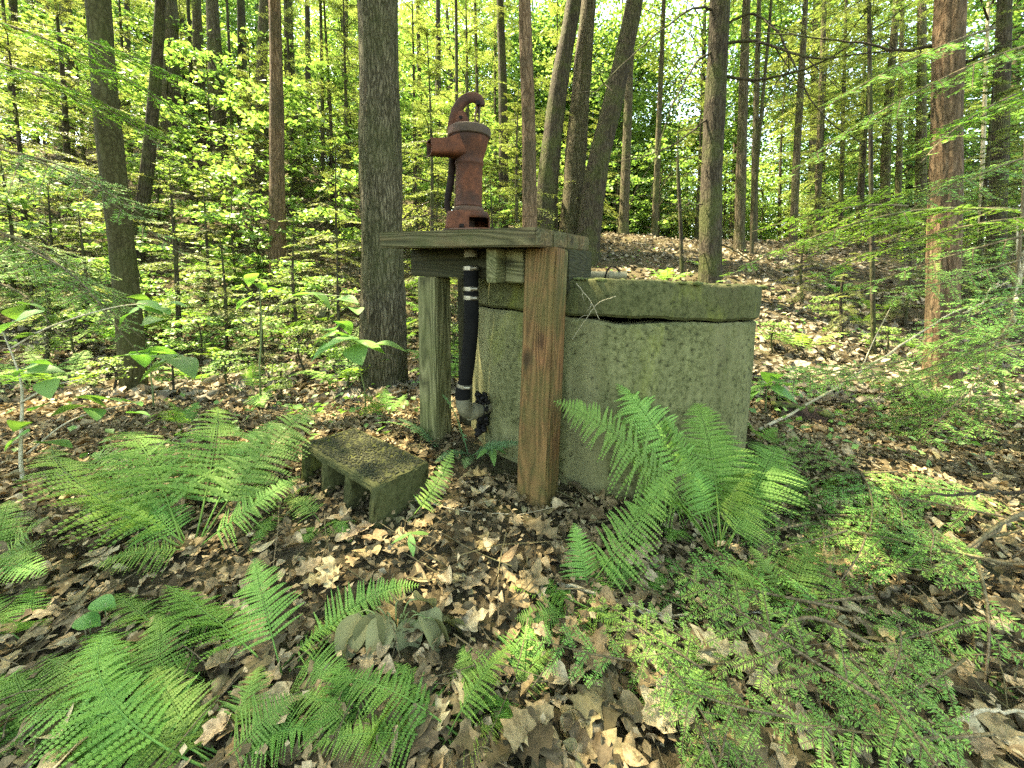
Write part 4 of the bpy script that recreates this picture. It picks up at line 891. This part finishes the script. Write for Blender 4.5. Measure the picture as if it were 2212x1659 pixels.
# far small ferns of the slope
gf = 'small ferns on the slope'; lf = 'small fern on the shaded slope'
FP = []
r_ = np.random.default_rng(9)
for k in range(3):
    rt = MB()
    for j in range(6):
        az = j * 1.05 + r_.uniform(-.2, .2); L = r_.uniform(.28, .42)
        m_ = frond(r_, (0, 0, 0), (L * math.cos(az), L * math.sin(az), r_.uniform(.08, .22)), .3, .085, 14, .2, 5)
        for v_, f_, n_ in zip(m_.V, m_.F, m_.Rn): rt.V.append(v_)
        for f_, n_ in zip(m_.F, m_.Rn): rt.F.append(f_ + rt.n); rt.Rn.append(n_)
        rt.n += m_.n
    FP.append(rt.mesh('fern', G['fern']))
for k in range(130):
    px, py = r_.uniform(0, 2212), r_.uniform(520, 850)
    q = GP(px, py)
    if q[1] > 12 or q[1] < 2.2 or (900 < px < 1640 and q[1] < 2.6) or (px > 1150 and r_.random() < .72): continue
    o = link('fern', FP[k % 3], None, q, (0, 0, r_.uniform(0, 6)), r_.uniform(.7, 1.2)); lm_ = near_what(q[0], q[1]); tag(o, lf + ' near ' + lm_, 'fern', gf + ' near ' + lm_)

# broad-leaved saplings ---------------------------------------------------------
def leaf_mesh(name, shape, mat, n=9, curl=.1, droop=.15, seed=0, lob=0.):
    r_ = np.random.default_rng(seed); t = np.linspace(0, 1, n)
    if shape == 'ovate': wd = .36 * np.sin(np.pi * t ** .72) ** .9
    elif shape == 'lance': wd = .16 * np.sin(np.pi * t ** .85)
    elif shape == 'oak': wd = .27 * np.sin(np.pi * np.clip(t * .95 + .02, 0, 1) ** 1.1) ** .75 * (1 + .36 * np.sin(t * 7 * np.pi + .8))
    wd = np.maximum(wd, .006); z = -droop * t ** 2 + curl * .25 * np.sin(t * 5 + seed)
    L = np.stack([t, wd, z + curl * (wd / .3) ** 2 + r_.normal(0, .02, n) * (curl > .12)], -1); Rr = np.stack([t, -wd, z + curl * r_.uniform(.3, 1.3) * (wd / .3) ** 2], -1); C = np.stack([t, 0 * t, z], -1)
    if shape == 'oak': L[:, 0] += .04 * np.cos(t * 7 * np.pi); Rr[:, 0] += .04 * np.cos(t * 7 * np.pi)
    V = np.concatenate([L, C, Rr]); i_ = np.arange(n - 1)
    Fq = np.concatenate([np.stack([i_, i_ + 1, n + i_ + 1, n + i_], -1), np.stack([n + i_, n + i_ + 1, 2 * n + i_ + 1, 2 * n + i_], -1)])
    mb = MB(); mb.add(V, Fq, np.full(len(Fq), r_.uniform(.1, 1))); return mb
BL = [leaf_mesh('leaf', 'ovate', None, 10, .06, .12 + .08 * k, 3 + k).mesh('leaf', G['broad'], True) for k in range(4)]
WL = [leaf_mesh('leaf', 'ovate', None, 10, .16, .35, 13 + k).mesh('leaf', G['wilt'], True) for k in range(4)]
LL = [leaf_mesh('leaf', 'lance', None, 8, .03, .15, 23 + k).mesh('leaf', G['broad'], True) for k in range(2)]

def leafy(name, stems, lv, label, size=.11, meshes=BL, stem='stem', r0=.004, cat='sapling', flat=.25, group=None):
    """stems: lists of (px,py,Y); lv: (px,py,Y,size factor,direction in degrees on the ground plane)"""
    b = P(*stems[0][0]); b[2] = g1(b[0], b[1]); root = empty(name, b); tag(root, label, cat, group); r_ = np.random.default_rng(int(abs(stems[0][0][0])) + 5)
    for k, s in enumerate(stems):
        p = bez([(P(*q) - b) for q in s], 18); 
        if k == 0: p[0] = (0, 0, -.02)
        mb = MB(); add_tube(mb, p, np.linspace(r0 if k == 0 else r0 * .55, r0 * .25, len(p)), 6); mb.build('stem', G[stem], root, True)
    for (px, py, Y, s, az) in lv:
        c = P(px, py, Y) - b; sz = size * s
        o = link('leaf', meshes[r_.integers(len(meshes))], root, c - np.array([math.cos(R(az)), math.sin(R(az)), 0]) * sz * .5, (R(r_.uniform(-25, 25)), R(r_.uniform(-10, 30)), R(az)), sz)
    return root
Y0 = 1.45
leafy('broadleaf_sapling', [[(62, 1085, 1.25), (45, 1000, 1.3), (48, 850, 1.4), (35, 790, 1.45), (5, 715, 1.5)], [(20, 755, 1.48), (110, 705, 1.5), (240, 665, 1.6), (320, 655, 1.7)], [(45, 870, 1.38), (110, 835, 1.4), (180, 818, 1.45)], [(58, 980, 1.33), (160, 905, 1.4), (300, 868, 1.5)]],
      [(18, 690, 1.5, 1.2, 190), (62, 672, 1.5, .9, 250), (70, 655, 1.55, 1.0, 20), (30, 660, 1.6, 1.1, 150), (270, 668, 1.65, 1.2, 185), (330, 650, 1.7, 1.2, 10), (345, 664, 1.7, 1.3, 350), (300, 640, 1.75, 1.1, 80), (330, 690, 1.6, 1.0, 270), (380, 655, 1.75, .9, 20),
       (60, 725, 1.48, .9, 200), (48, 790, 1.42, 1.0, 180), (95, 800, 1.4, 1.1, 30), (85, 780, 1.42, .8, 80), (100, 825, 1.38, 1.0, 320), (60, 815, 1.4, .9, 230),
       (85, 868, 1.35, 1.1, 170), (150, 878, 1.38, 1.1, 200), (200, 850, 1.45, 1.1, 60), (235, 862, 1.45, 1.2, 0), (290, 868, 1.5, 1.0, 350), (205, 885, 1.4, 1.0, 330), (300, 890, 1.45, .9, 10), (25, 935, 1.3, 1.0, 200), (40, 905, 1.32, .9, 150), (120, 955, 1.33, 1.3, 5)],
      'thin-stemmed sapling with broad oval leaves on slanting twigs', .092, stem='twig_pale', r0=.0075, cat='sapling')
leafy('broadleaf_sapling', [[(330, 845, 2.1), (325, 800, 2.1), (330, 765, 2.1)], [(330, 790, 2.1), (380, 770, 2.05), (420, 765, 2.0)]], [(280, 765, 2.1, 1.3, 180), (330, 770, 2.0, 1.4, 200), (370, 768, 2.0, 1.5, 0), (345, 755, 2.2, 1.2, 60), (400, 775, 1.95, 1.2, 340), (310, 752, 2.2, 1.1, 130)], 'low whorl of wide flat leaves in front of the crooked trunk', .15)
leafy('broadleaf_sapling', [[(790, 850, 1.9), (775, 790, 1.85), (755, 740, 1.8), (745, 715, 1.8)]], [(700, 720, 1.8, 1.1, 180), (760, 715, 1.8, 1.3, 10), (800, 735, 1.75, 1.3, 350), (735, 735, 1.7, 1.2, 215), (770, 750, 1.7, 1.2, 300), (720, 705, 1.9, 1.1, 120), (840, 745, 1.75, 1.2, 5), (745, 690, 1.9, 1.0, 80), (690, 745, 1.75, 1.0, 200)], 'spreading leafy shrub between the stout furrowed trunk and the stand', .13)
leafy('broadleaf_sapling', [[(560, 800, 2.4), (565, 700, 2.4), (560, 610, 2.4)], [(564, 690, 2.4), (640, 640, 2.3), (760, 640, 2.2)]], [(700, 630, 2.25, 1.2, 0), (750, 645, 2.2, 1.2, 340), (650, 635, 2.3, 1.2, 200), (560, 610, 2.4, 1.2, 90), (600, 625, 2.4, 1.1, 20), (520, 640, 2.4, 1.1, 180), (770, 665, 2.15, 1.0, 300), (540, 590, 2.4, 1, 150), (680, 655, 2.2, 1.0, 270)], 'taller shrub with long side twigs on the slope behind the ferns', .12, r0=.006)
leafy('broadleaf_sapling', [[(1655, 850, 2.0), (1660, 830, 2.0), (1668, 812, 2.0)]], [(1640, 832, 2.0, 1.2, 190), (1690, 820, 2.0, 1.2, 30), (1665, 800, 2.05, 1.2, 70), (1620, 845, 1.95, 1.0, 200), (1700, 840, 1.95, 1.2, 340)], 'pale sunlit broad-leaved seedling beyond the far edge of the tank', .12)
for (px, py, lab_, sz, n_) in [(1062, 962, 'star of seven narrow green leaves by the corner post', .075, 7), (886, 1152, 'tiny four-leaved seedling in front of the block', .055, 4)]:
    q = GP(px, py + 40); root = empty('seedling', q); tag(root, lab_, 'seedling'); T = P(px, py, q[1]) - q; T[2] = max(T[2], .03)
    mb = MB(); add_tube(mb, bez([(0, 0, -.01), T * .5 + [.005, 0, 0], T], 8), .0013, 5); mb.build('stem', G['stem'], root)
    for k in range(n_): link('leaf', LL[k % 2], root, T, (0, R(10 + 12 * (k % 2)), k * 6.283 / n_ + .4), sz * random.uniform(.8, 1.1))
for (px, py, lab_) in [(228, 1302, 'lone rounded green leaf on a thin stalk'), (195, 1340, 'pale toothed maple seedling leaf above brown leaves')]:
    q = GP(px, py + 55); root = empty('seedling', q); tag(root, lab_, 'seedling'); T = P(px, py, q[1]) - q
    mb = MB(); add_tube(mb, [(0, 0, -.01), T], .001, 5); mb.build('stem', G['stem'], root)
    link('leaf', BL[1], root, T - np.array([.03, 0, 0]), (0, R(12), R(10)), (.045, .06, .045))
    link('leaf', BL[2], root, T - np.array([-.01, .02, 0]), (0, R(15), R(120)), (.03, .04, .04))
# wilted plant
wp = GP(850, 1400); root = empty('wilted_plant', wp); tag(root, 'wilted plant with limp olive-grey leaves hanging to the ground', 'plant')
for k, (px, py, dz_, az, s) in enumerate([(795, 1350, .05, 250, 1.1), (810, 1340, .07, 280, 1.2), (835, 1345, .05, 265, 1.0), (880, 1345, .04, 290, 1.0), (905, 1335, .03, 330, 1.0), (925, 1345, .03, 350, 1.1), (860, 1320, .06, 100, .9), (900, 1310, .05, 60, .9), (770, 1370, .05, 230, 1.1), (955, 1360, .03, 20, 1.0), (875, 1385, .02, 300, 1.0), (775, 1345, .07, 262, 1.1)]):
    q = P(px, py, wp[1] + .02) - wp; q[2] = max(.02, min(q[2], .10)) + dz_ * .3
    link('leaf', WL[k % 4], root, q, (R(random.uniform(-30, 30)), R(35 + random.uniform(-15, 30)), R(az)), .075 * s)
    mb = MB(); add_tube(mb, bez([(0, .02, 0), q * .6 + [0, 0, .03], q], 8), .0014, 4); mb.build('stem', G['stem'], root)

# near hemlock saplings at the side of the stand --------------------------------
def hem_near(label, foot, axis_pix, sprays, r0=.006):
    b = P(*foot); b[2] = g1(b[0], b[1]); root = empty('hemlock_sapling', b); tag(root, label, 'tree')
    p = bez([np.array([0, 0, -.05])] + [P(*q) - b for q in axis_pix], 24); mb = MB(); add_tube(mb, p, np.linspace(r0, r0 * .4, len(p)), 7); mb.build('trunk', G['twig'], root, True)
    for (px, py, Y, az, pit, sc, k) in sprays:
        nm, wm, L = NEAR[k % 5]; c = P(px, py, Y) - b
        e = (R(random.uniform(-20, 20)), R(-pit), R(az))
        o = link('branch', wm, root, c, e, sc); link('needles', nm, o)
    return root
r_ = np.random.default_rng(21)
def rs(x0, x1, y0, y1, n, az0, az1, s0=.8, s1=1.2, lift=(.03, .16)):
    out = []
    for k in range(n):
        px, py = r_.uniform(x0, x1), r_.uniform(y0, y1); q = GP(px, py); Y = q[1]; up = r_.uniform(*lift)
        # raise the spray over the ground point: move along the same direction at a shorter distance
        out.append((px, py, Y * (1 - up), r_.uniform(az0, az1), r_.uniform(-25, 12), r_.uniform(s0, s1), int(r_.integers(5))))
    return out
hem_near('hemlock sapling whose low sprays cover the leaves beside the tall fern', (2300, 1250, 1.0), [(2212, 1113, .95), (2080, 1190, .9), (1982, 1244, .85)], rs(1780, 2300, 1050, 1330, 14, 130, 240, .6, 1.0))
hem_near('low hemlock spreading flat blue-green sprays over dead leaves', (2280, 1500, .75), [(2000, 1440, .7), (1760, 1335, .72), (1650, 1390, .68)], rs(1500, 2250, 1330, 1600, 14, 120, 280, .5, .85, (.04, .2)))
hem_near('hemlock seedling with sprays creeping between fern and tank', (1800, 1100, 1.2), [(1720, 1080, 1.2), (1640, 1090, 1.2)], rs(1600, 2100, 960, 1150, 16, 100, 250, .7, 1.1, (.02, .1)))
hem_near('small hemlock sprig in brown leaves below the wood fern', (1560, 1430, .75), [(1480, 1400, .73), (1420, 1370, .72)], rs(1330, 1640, 1350, 1560, 7, 120, 300, .4, .65))
hem_near('hemlock sapling with a long feathery branch reaching across the reddish trunk', (2420, 1150, 1.2), [(2400, 700, 1.15), (2380, 300, 1.2)], [(2330, 470, 1.1, 175, 3, 1.2, 4), (2200, 452, 1.08, 176, 2, 1.1, 2), (2080, 450, 1.06, 178, 0, 1.1, 4), (1960, 445, 1.05, 182, 0, 1.0, 1), (2260, 500, 1.2, 160, -10, 1.2, 3), (2280, 600, 1.3, 190, -12, 1.1, 2), (2270, 200, 1.4, 200, -5, 1.3, 4), (2250, 90, 1.3, 170, -12, 1.3, 4), (2150, 60, 1.4, 180, -14, 1.2, 2), (2260, 330, 1.5, 190, -8, 1.2, 4), (2290, 680, 1.4, 175, -15, 1.2, 3), (2230, 740, 1.5, 170, -10, 1.1, 2)], .016)
hem_near('hemlock sapling beside the reddish trunk with sprays over its foot', (2190, 900, 2.1), [(2160, 780, 2.1), (2200, 560, 2.1), (2215, 300, 2.1)], [(2160, 740, 2.1, 190, -10, 1.5, 4), (2120, 700, 2.0, 200, -5, 1.4, 2), (2150, 790, 1.9, 200, -10, 1.5, 4), (2050, 800, 1.9, 180, -12, 1.4, 3), (1990, 770, 1.95, 185, -5, 1.4, 1), (2190, 660, 2.0, 210, -8, 1.5, 4), (2210, 560, 2.1, 180, -10, 1.4, 2), (2230, 850, 1.8, 170, -5, 1.5, 4), (1930, 800, 2.0, 190, -5, 1.3, 0), (1860, 790, 2.1, 180, -5, 1.3, 2)], .012)
hem_near('hemlock sapling with long drooping dark branches over the slope', (-140, 900, 1.9), [(-150, 500, 2.0), (-160, 100, 2.0)], [(-60, 480, 2.0, -5, -18, 1.8, 4), (40, 530, 1.95, -10, -20, 1.6, 2), (-80, 300, 2.1, 5, -14, 1.9, 4), (30, 330, 2.1, 0, -12, 1.7, 3), (-60, 120, 2.2, 5, -10, 1.9, 4), (60, 170, 2.2, 0, -12, 1.8, 2), (-40, 600, 1.9, -10, -12, 1.6, 3), (-60, 30, 2.2, 10, -10, 2.0, 4), (80, 60, 2.3, 5, -8, 1.8, 2), (90, 590, 1.9, -5, -20, 1.4, 1)], .016)

# fallen branches ----------------------------------------------------------------
def stick(label, pix, r0, mat='twig', forks=1, name='fallen_branch', seed=1):
    b = GP(*pix[0][:2]) if len(pix[0]) == 2 else P(*pix[0]); r_ = np.random.default_rng(seed)
    pts = []
    for q in pix:
        w_ = P(*q) if len(q) == 3 else GP(*q) + np.array([0, 0, r0 * .8 + .006]); pts.append(w_ - b)
    root = empty(name, b); tag(root, label, 'branch'); p = bez(pts, 24); p[1:-1] += r_.normal(0, r0 * .6, p[1:-1].shape); mb = MB(); add_tube(mb, p, np.linspace(r0, r0 * .45, len(p)), 7); mb.build('stem', G[mat], root, True)
    for k in range(forks):
        i_ = r_.integers(5, len(p) - 3); d = norm(p[i_ + 1] - p[i_]); L = r_.uniform(.15, .35) * np.linalg.norm(p[-1] - p[0]); sd = norm(d + np.array([r_.normal(0, .6), r_.normal(0, .6), r_.uniform(-.05, .3)]))
        q = bez([p[i_], p[i_] + sd * L * .5 + r_.normal(0, .01, 3), p[i_] + sd * L], 8); mb = MB(); add_tube(mb, q, np.linspace(r0 * .5, r0 * .2, len(q)), 5); mb.build('twig', G[mat], root, True)
stick('thin pale twig lying across the leaves before the wood fern', [(1204, 1271), (1320, 1310), (1432, 1345), (1600, 1345), (1765, 1325)], .0042, 'twig_pale', 2, seed=2)
stick('bent brown twig below the pale one', [(1405, 1374), (1490, 1408), (1558, 1420), (1623, 1382)], .0035, 'twig', 2, seed=3)
stick('dark bare branch hovering over sunlit leaves', [(2280, 1050, 1.02), (2212, 1059, 1.02), (2090, 1065, 1.0), (1990, 1072, .98)], .006, 'bark_dark', 1, seed=4)
stick('mossy branch rising from the hemlock sprays', [(1900, 1300), (1982, 1244, .9), (2100, 1180, .92), (2230, 1100, .95)], .0075, 'twig', 2, seed=5)
stick('pale curved stick arching over the litter', [(1955, 1659), (2040, 1580, .58), (2124, 1534, .58), (2225, 1540, .58)], .0045, 'twig_pale', 0, seed=6)
stick('long straight pale stick propped in front of the reddish hemlock', [(1640, 935), (1760, 865, 2.1), (1890, 780, 2.2), (1990, 718, 2.3), (2050, 682, 2.35), (2098, 662, 2.4)], .0075, 'twig_pale', 1, seed=7)
stick('forked white dead branch beyond the reddish hemlock', [(2080, 676, 2.3), (2120, 655, 2.3), (2140, 625, 2.3), (2180, 610, 2.3)], .006, 'twig_pale', 4, seed=8)
stick('leaning young stem with a sunlit yellowish foot', [(2160, 795), (2180, 700, 2.55), (2200, 600, 2.55), (2235, 480, 2.6)], .02, 'twig_pale', 2, seed=9)
stick('slender dead twig caught on the tank lid', [(1245, 612, 1.2), (1275, 650, 1.16), (1295, 690, 1.15)], .0014, 'twig_pale', 2, seed=10)
stick('hair-thin dead twig dangling over the gap of the tank', [(1330, 640, 1.16), (1292, 655, 1.16), (1265, 690, 1.15), (1235, 735, 1.15)], .001, 'twig_pale', 2, seed=12)
stick('thin stick lying between block and corner post', [(880, 1085), (990, 1108), (1100, 1120), (1150, 1130)], .0022, 'twig_pale', 2, seed=14)
stick('brown stick among large leaves below the fern clump', [(300, 1480), (420, 1410), (520, 1360), (610, 1330)], .003, 'twig', 1, seed=15)
stick('dark fallen branch on the leafy ridge', [(1500, 570), (1700, 590), (1850, 580)], .03, 'bark_dark', 2, seed=16)
stick('broken branch lying below the ridge', [(1660, 640), (1800, 625), (1930, 632)], .022, 'twig', 2, seed=17)
stick('fallen branch half sunk in ferns on the slope', [(480, 660), (600, 650), (720, 662)], .02, 'bark_dark', 2, seed=18)
stick('grey stick on the slope below young hemlocks', [(130, 560), (260, 600), (380, 590)], .015, 'twig', 2, seed=19)
def log(label, pix, r0):
    q = [GP(*p_) for p_ in pix]; b = q[0].copy(); root = empty('fallen_log', b); tag(root, label, 'log')
    pts = [p_ - b + np.array([0, 0, r0 * .5]) for p_ in q]; r_ = np.random.default_rng(3)
    p = bez(pts, 14); t, a, c_ = frames(p); th = np.arange(16) * 2 * np.pi / 16; D = 1 + .18 * r_.normal(0, 1, (len(p), 16)) * .6 + .15 * np.sin(3 * th)[None]
    v = p[:, None] + (r0 * D)[:, :, None] * (np.cos(th)[None, :, None] * a[:, None] + np.sin(th)[None, :, None] * c_[:, None])
    mb = MB(); add_loft(mb, v, cap0=True, cap1=True); mb.build('wood', G['rotten'], root, True, 50)
    mb = MB()
    for k in range(60):
        i_ = r_.integers(0, len(p)); vv, ff = blob(r_, r_.uniform(.01, .03), .5); mb.add(vv + p[i_] + np.array([r_.normal(0, r0 * .4), r_.normal(0, r0 * .4), r0 * .85]), ff)
    tag(mb.build('moss', G['moss'], root, True), kind='stuff')
log('dark rotten log end with moss beside the sunlit leaves', [(1685, 898), (1730, 905), (1785, 920)], .045)
log('dark rotten stump wood at the foot of the slope', [(225, 700), (255, 712), (290, 705)], .08)
# mossy stones behind the tank
for k, (px, py, s, lab_) in enumerate([(1370, 575, .07, 'dark rounded mossy stone on the litter behind the pipe end'), (1402, 583, .05, 'small low stone next to the rounded mossy stone'), (1445, 592, .06, 'flat stone capped with bright moss behind the lid'), (1420, 572, .04, 'small stone upslope of the moss-capped one'), (700, 690, .09, 'stone half buried on the slope by the stout trunk'), (490, 700, .11, 'dark stone in the undergrowth of the slope')]):
    q = GP(px, py) if k > 3 else P(px, py, 2.9 + .15 * k); 
    if k <= 3: q[2] = g1(q[0], q[1])
    r_ = np.random.default_rng(k + 70); vv, ff = blob(r_, s * 1.3, .75, 3, .3); mb = MB(); mb.add(vv, ff)
    o = mb.build('stone', G['rock'], None, True); o.location = q + np.array([0, 0, s * .35]); tag(o, lab_, 'stone')

# ------------------------------------------------------------------ leaf litter
KIND = {'oak': [leaf_mesh('l', 'oak', None, 23, c_, d_, 31 + k) for k, (c_, d_) in enumerate([(.08, .1), (.2, -.12), (.05, .2), (.14, .0)])],
        'ovate': [leaf_mesh('l', 'ovate', None, 8, c_, d_, 41 + k) for k, (c_, d_) in enumerate([(.12, .1), (.3, -.1), (.06, .15)])]}
MH = [(0, 0), (-.05, .18), (.02, .30), (.12, .44), (.20, .34), (.30, .31), (.40, .42), (.52, .52), (.58, .44), (.57, .30), (.62, .17), (.76, .19), (.86, .09), (1, 0)]
def maple_dry(seed):
    r_ = np.random.default_rng(seed); o = np.array(MH + [(x, -y) for x, y in MH[-2:0:-1]]) * r_.uniform(.9, 1.1, (1, 2)); n = len(o)
    dd = np.hypot(o[:, 0] - .35, o[:, 1]); z = .35 * dd ** 2 * np.sin(np.arctan2(o[:, 1], o[:, 0] - .35) * 2 + seed) + .15 * dd ** 2 + r_.normal(0, .02, n)
    inner = np.column_stack([.35 + (o[:, 0] - .35) * .5, o[:, 1] * .5, z * .3 + r_.normal(0, .012, n)])
    V = np.vstack([np.column_stack([o, z]), inner, [[.35, 0, 0]]]); i_ = np.arange(n); j_ = (i_ + 1) % n
    mb = MB(); mb.add(V, np.vstack([np.stack([i_, j_, n + j_], -1), np.stack([i_, n + j_, n + i_], -1), np.stack([n + i_, n + j_, np.full(n, 2 * n)], -1)]), .5); return mb
KIND['maple'] = [maple_dry(51 + k) for k in range(3)]
LAB = {'oak': 'dry lobed oak leaf on the forest floor', 'ovate': 'dry oval leaf with a plain edge on the forest floor', 'maple': 'dry pointed maple leaf on the forest floor'}
LIB = {k: [] for k in KIND}
for kd, ms in KIND.items():
    for m_ in ms:
        for tone, tn in ((.2, 'dark brown'), (.42, 'brown'), (.62, 'tan'), (.75, 'light tan'), (.86, 'pale straw-coloured')):
            m_.Rn = [np.full_like(x, tone + random.uniform(-.06, .06)) for x in m_.Rn]; LIB[kd].append((m_.mesh('dry_leaf', G['litter_piece'], True), tn))
r_ = np.random.default_rng(88)
def blocked(x, y):
    if abs(x - .397) < .62 and abs(y - 1.807) < .6: return True
    return -.75 < x < -.25 and .98 < y < 1.35 and False
cnt = 0
while cnt < 270:
    px, py = r_.uniform(0, 2212), 1000 + 659 * r_.random() ** .8
    q = GP(px, py)
    if blocked(q[0], q[1]) or q[1] > 1.9: continue
    kd = r_.choice(['oak', 'ovate', 'maple'], p=[.42, .3, .28]); sz = {'oak': .085, 'ovate': .055, 'maple': .068}[kd] * r_.uniform(.6, 1.25)
    lme, tn = LIB[kd][r_.integers(len(LIB[kd]))]; o = link('dry_leaf', lme, None, q + np.array([0, 0, .014 + r_.uniform(0, .012)]), (r_.normal(0, .2) + (np.pi if r_.random() < .4 else 0), r_.normal(0, .16), r_.uniform(0, 6.28)), sz)
    tag(o, tn + ' ' + LAB[kd], 'leaf', '%s %s leaves on the litter' % (tn, kd)); cnt += 1

def scatter(mb, X, Y, kinds, size, lift, tilt, tone):
    n = len(X); ki = r_.integers(0, len(kinds), n); z = g(X, Y) + lift * r_.random(n)
    for k, m_ in enumerate(kinds):
        s = ki == k; m = s.sum(); az = r_.uniform(0, 6.283, m); x = np.stack([np.cos(az), np.sin(az), r_.normal(0, tilt, m)], -1)
        up = np.array([0, 0, 1.0]) * np.where(r_.random(m) < .4, -1, 1)[:, None] + r_.normal(0, tilt, (m, 3)); B = basis(x, up) * (size * r_.uniform(.5, 1.2, m))[:, None, None]
        v, f, rr = place(m_[0], m_[1], B, np.stack([X[s], Y[s], z[s]], -1), np.clip(tone(m), 0, 1)); mb.add(v, f, rr)
def simple(m_): return (m_.V[0], m_.F[0])
near_k = [simple(leaf_mesh('l', 'oak', None, 19, .2, .1, 61)), simple(leaf_mesh('l', 'ovate', None, 6, .3, .05, 62)), simple(leaf_mesh('l', 'ovate', None, 6, .15, .2, 63)), simple(KIND['maple'][0]), simple(leaf_mesh('l', 'ovate', None, 7, .35, -.1, 64))]
far_k = [simple(leaf_mesh('l', 'ovate', None, 4, .3, .1, 65)), simple(leaf_mesh('l', 'ovate', None, 4, .2, -.2, 66))]
tone = lambda n: r_.beta(1.6, 1.35, n)
mb = MB(); n = 12500; X = r_.uniform(-2.9, 2.9, n); Y = .25 + 2.6 * r_.random(n) ** .8; k_ = ~((abs(X - .397) < .6) & (abs(Y - 1.807) < .58)) & (abs(X) < 1.5 * Y + .3); scatter(mb, X[k_], Y[k_], near_k, .045, .02, .22, tone)
n = 9000; X = r_.uniform(-2.5, 2.5, n); Y = .25 + 2.4 * r_.random(n) ** .9; k_ = ~((abs(X - .397) < .6) & (abs(Y - 1.807) < .58)) & (abs(X) < 1.5 * Y + .3); scatter(mb, X[k_], Y[k_], far_k, .03, .024, .3, tone)
n = 26000; X = r_.uniform(-2.2, 2.2, n); Y = .25 + 2.0 * r_.random(n) ** .9; k_ = ~((abs(X - .397) < .6) & (abs(Y - 1.807) < .58)) & (abs(X) < 1.5 * Y + .3); scatter(mb, X[k_], Y[k_], [(LEAF2_V, LEAF2_F)], .019, .028, .45, tone)
tag(mb.build('leaf_litter', G['litter'], None, False), 'carpet of small brown dead leaves around the stand and ferns', 'leaf litter', None, 'stuff'); mb = MB()
n = 42000; Y = 2.3 + 10 * r_.random(n) ** 1.3; X = r_.uniform(-1.5, 1.5, n) * (Y + .3); scatter(mb, X, Y, far_k, .075, .03, .4, lambda n: r_.beta(2.2, 1.6, n))
tag(mb.build('leaf_litter', G['litter_far'], None, False), 'pale greyish dead leaves covering the slopes and the ridge', 'leaf litter', None, 'stuff')
# twigs of the litter
mb = MB()
for k in range(900):
    y = .3 + 5 * r_.random() ** 1.6; x = r_.uniform(-1.4, 1.4) * (y + .2)
    if blocked(x, y): continue
    a = r_.uniform(0, 6.28); L = r_.uniform(.05, .22) * (1 + .2 * y); d = np.array([math.cos(a), math.sin(a), 0]) * L; m_ = np.array([x, y, g1(x, y) + .02 + r_.uniform(0, .015)])
    e = m_ + d; e[2] = g1(e[0], e[1]) + .02 + r_.uniform(0, .02)
    add_tube(mb, bez([m_, (m_ + e) / 2 + r_.normal(0, .008, 3), e], 4), np.linspace(.0016, .0008, 4) * (1 + .25 * y), 3, cap=False)
tag(mb.build('twig_litter', G['twig'], None), 'scatter of small dead twigs over the leaves', 'twigs', None, 'stuff')
# tiny green ground cover (moss tips and seedlings nobody could count)
mb = MB(); n = 3600; Y = 1.3 + 5 * r_.random(n) ** 1.1; X = r_.uniform(-1.4, 1.4, n) * (Y + .2); k_ = ~((abs(X - .397) < .6) & (abs(Y - 1.807) < .6)); X, Y = X[k_], Y[k_]
cl = np.sin(X * 2.3 + 1) * np.sin(Y * 1.9 + .5) + r_.normal(0, .5, len(X)) > .35; X, Y = X[cl], Y[cl]
C = np.stack([X, Y, g(X, Y) + .03 + .05 * r_.random(len(X))], -1); leaves(mb, r_, C, .04, r_.uniform(0, 1, len(C)), False, .4)
tag(mb.build('ground_cover', G['broad'], None), 'sprinkle of tiny green seedlings across the forest floor', 'ground cover', None, 'stuff')
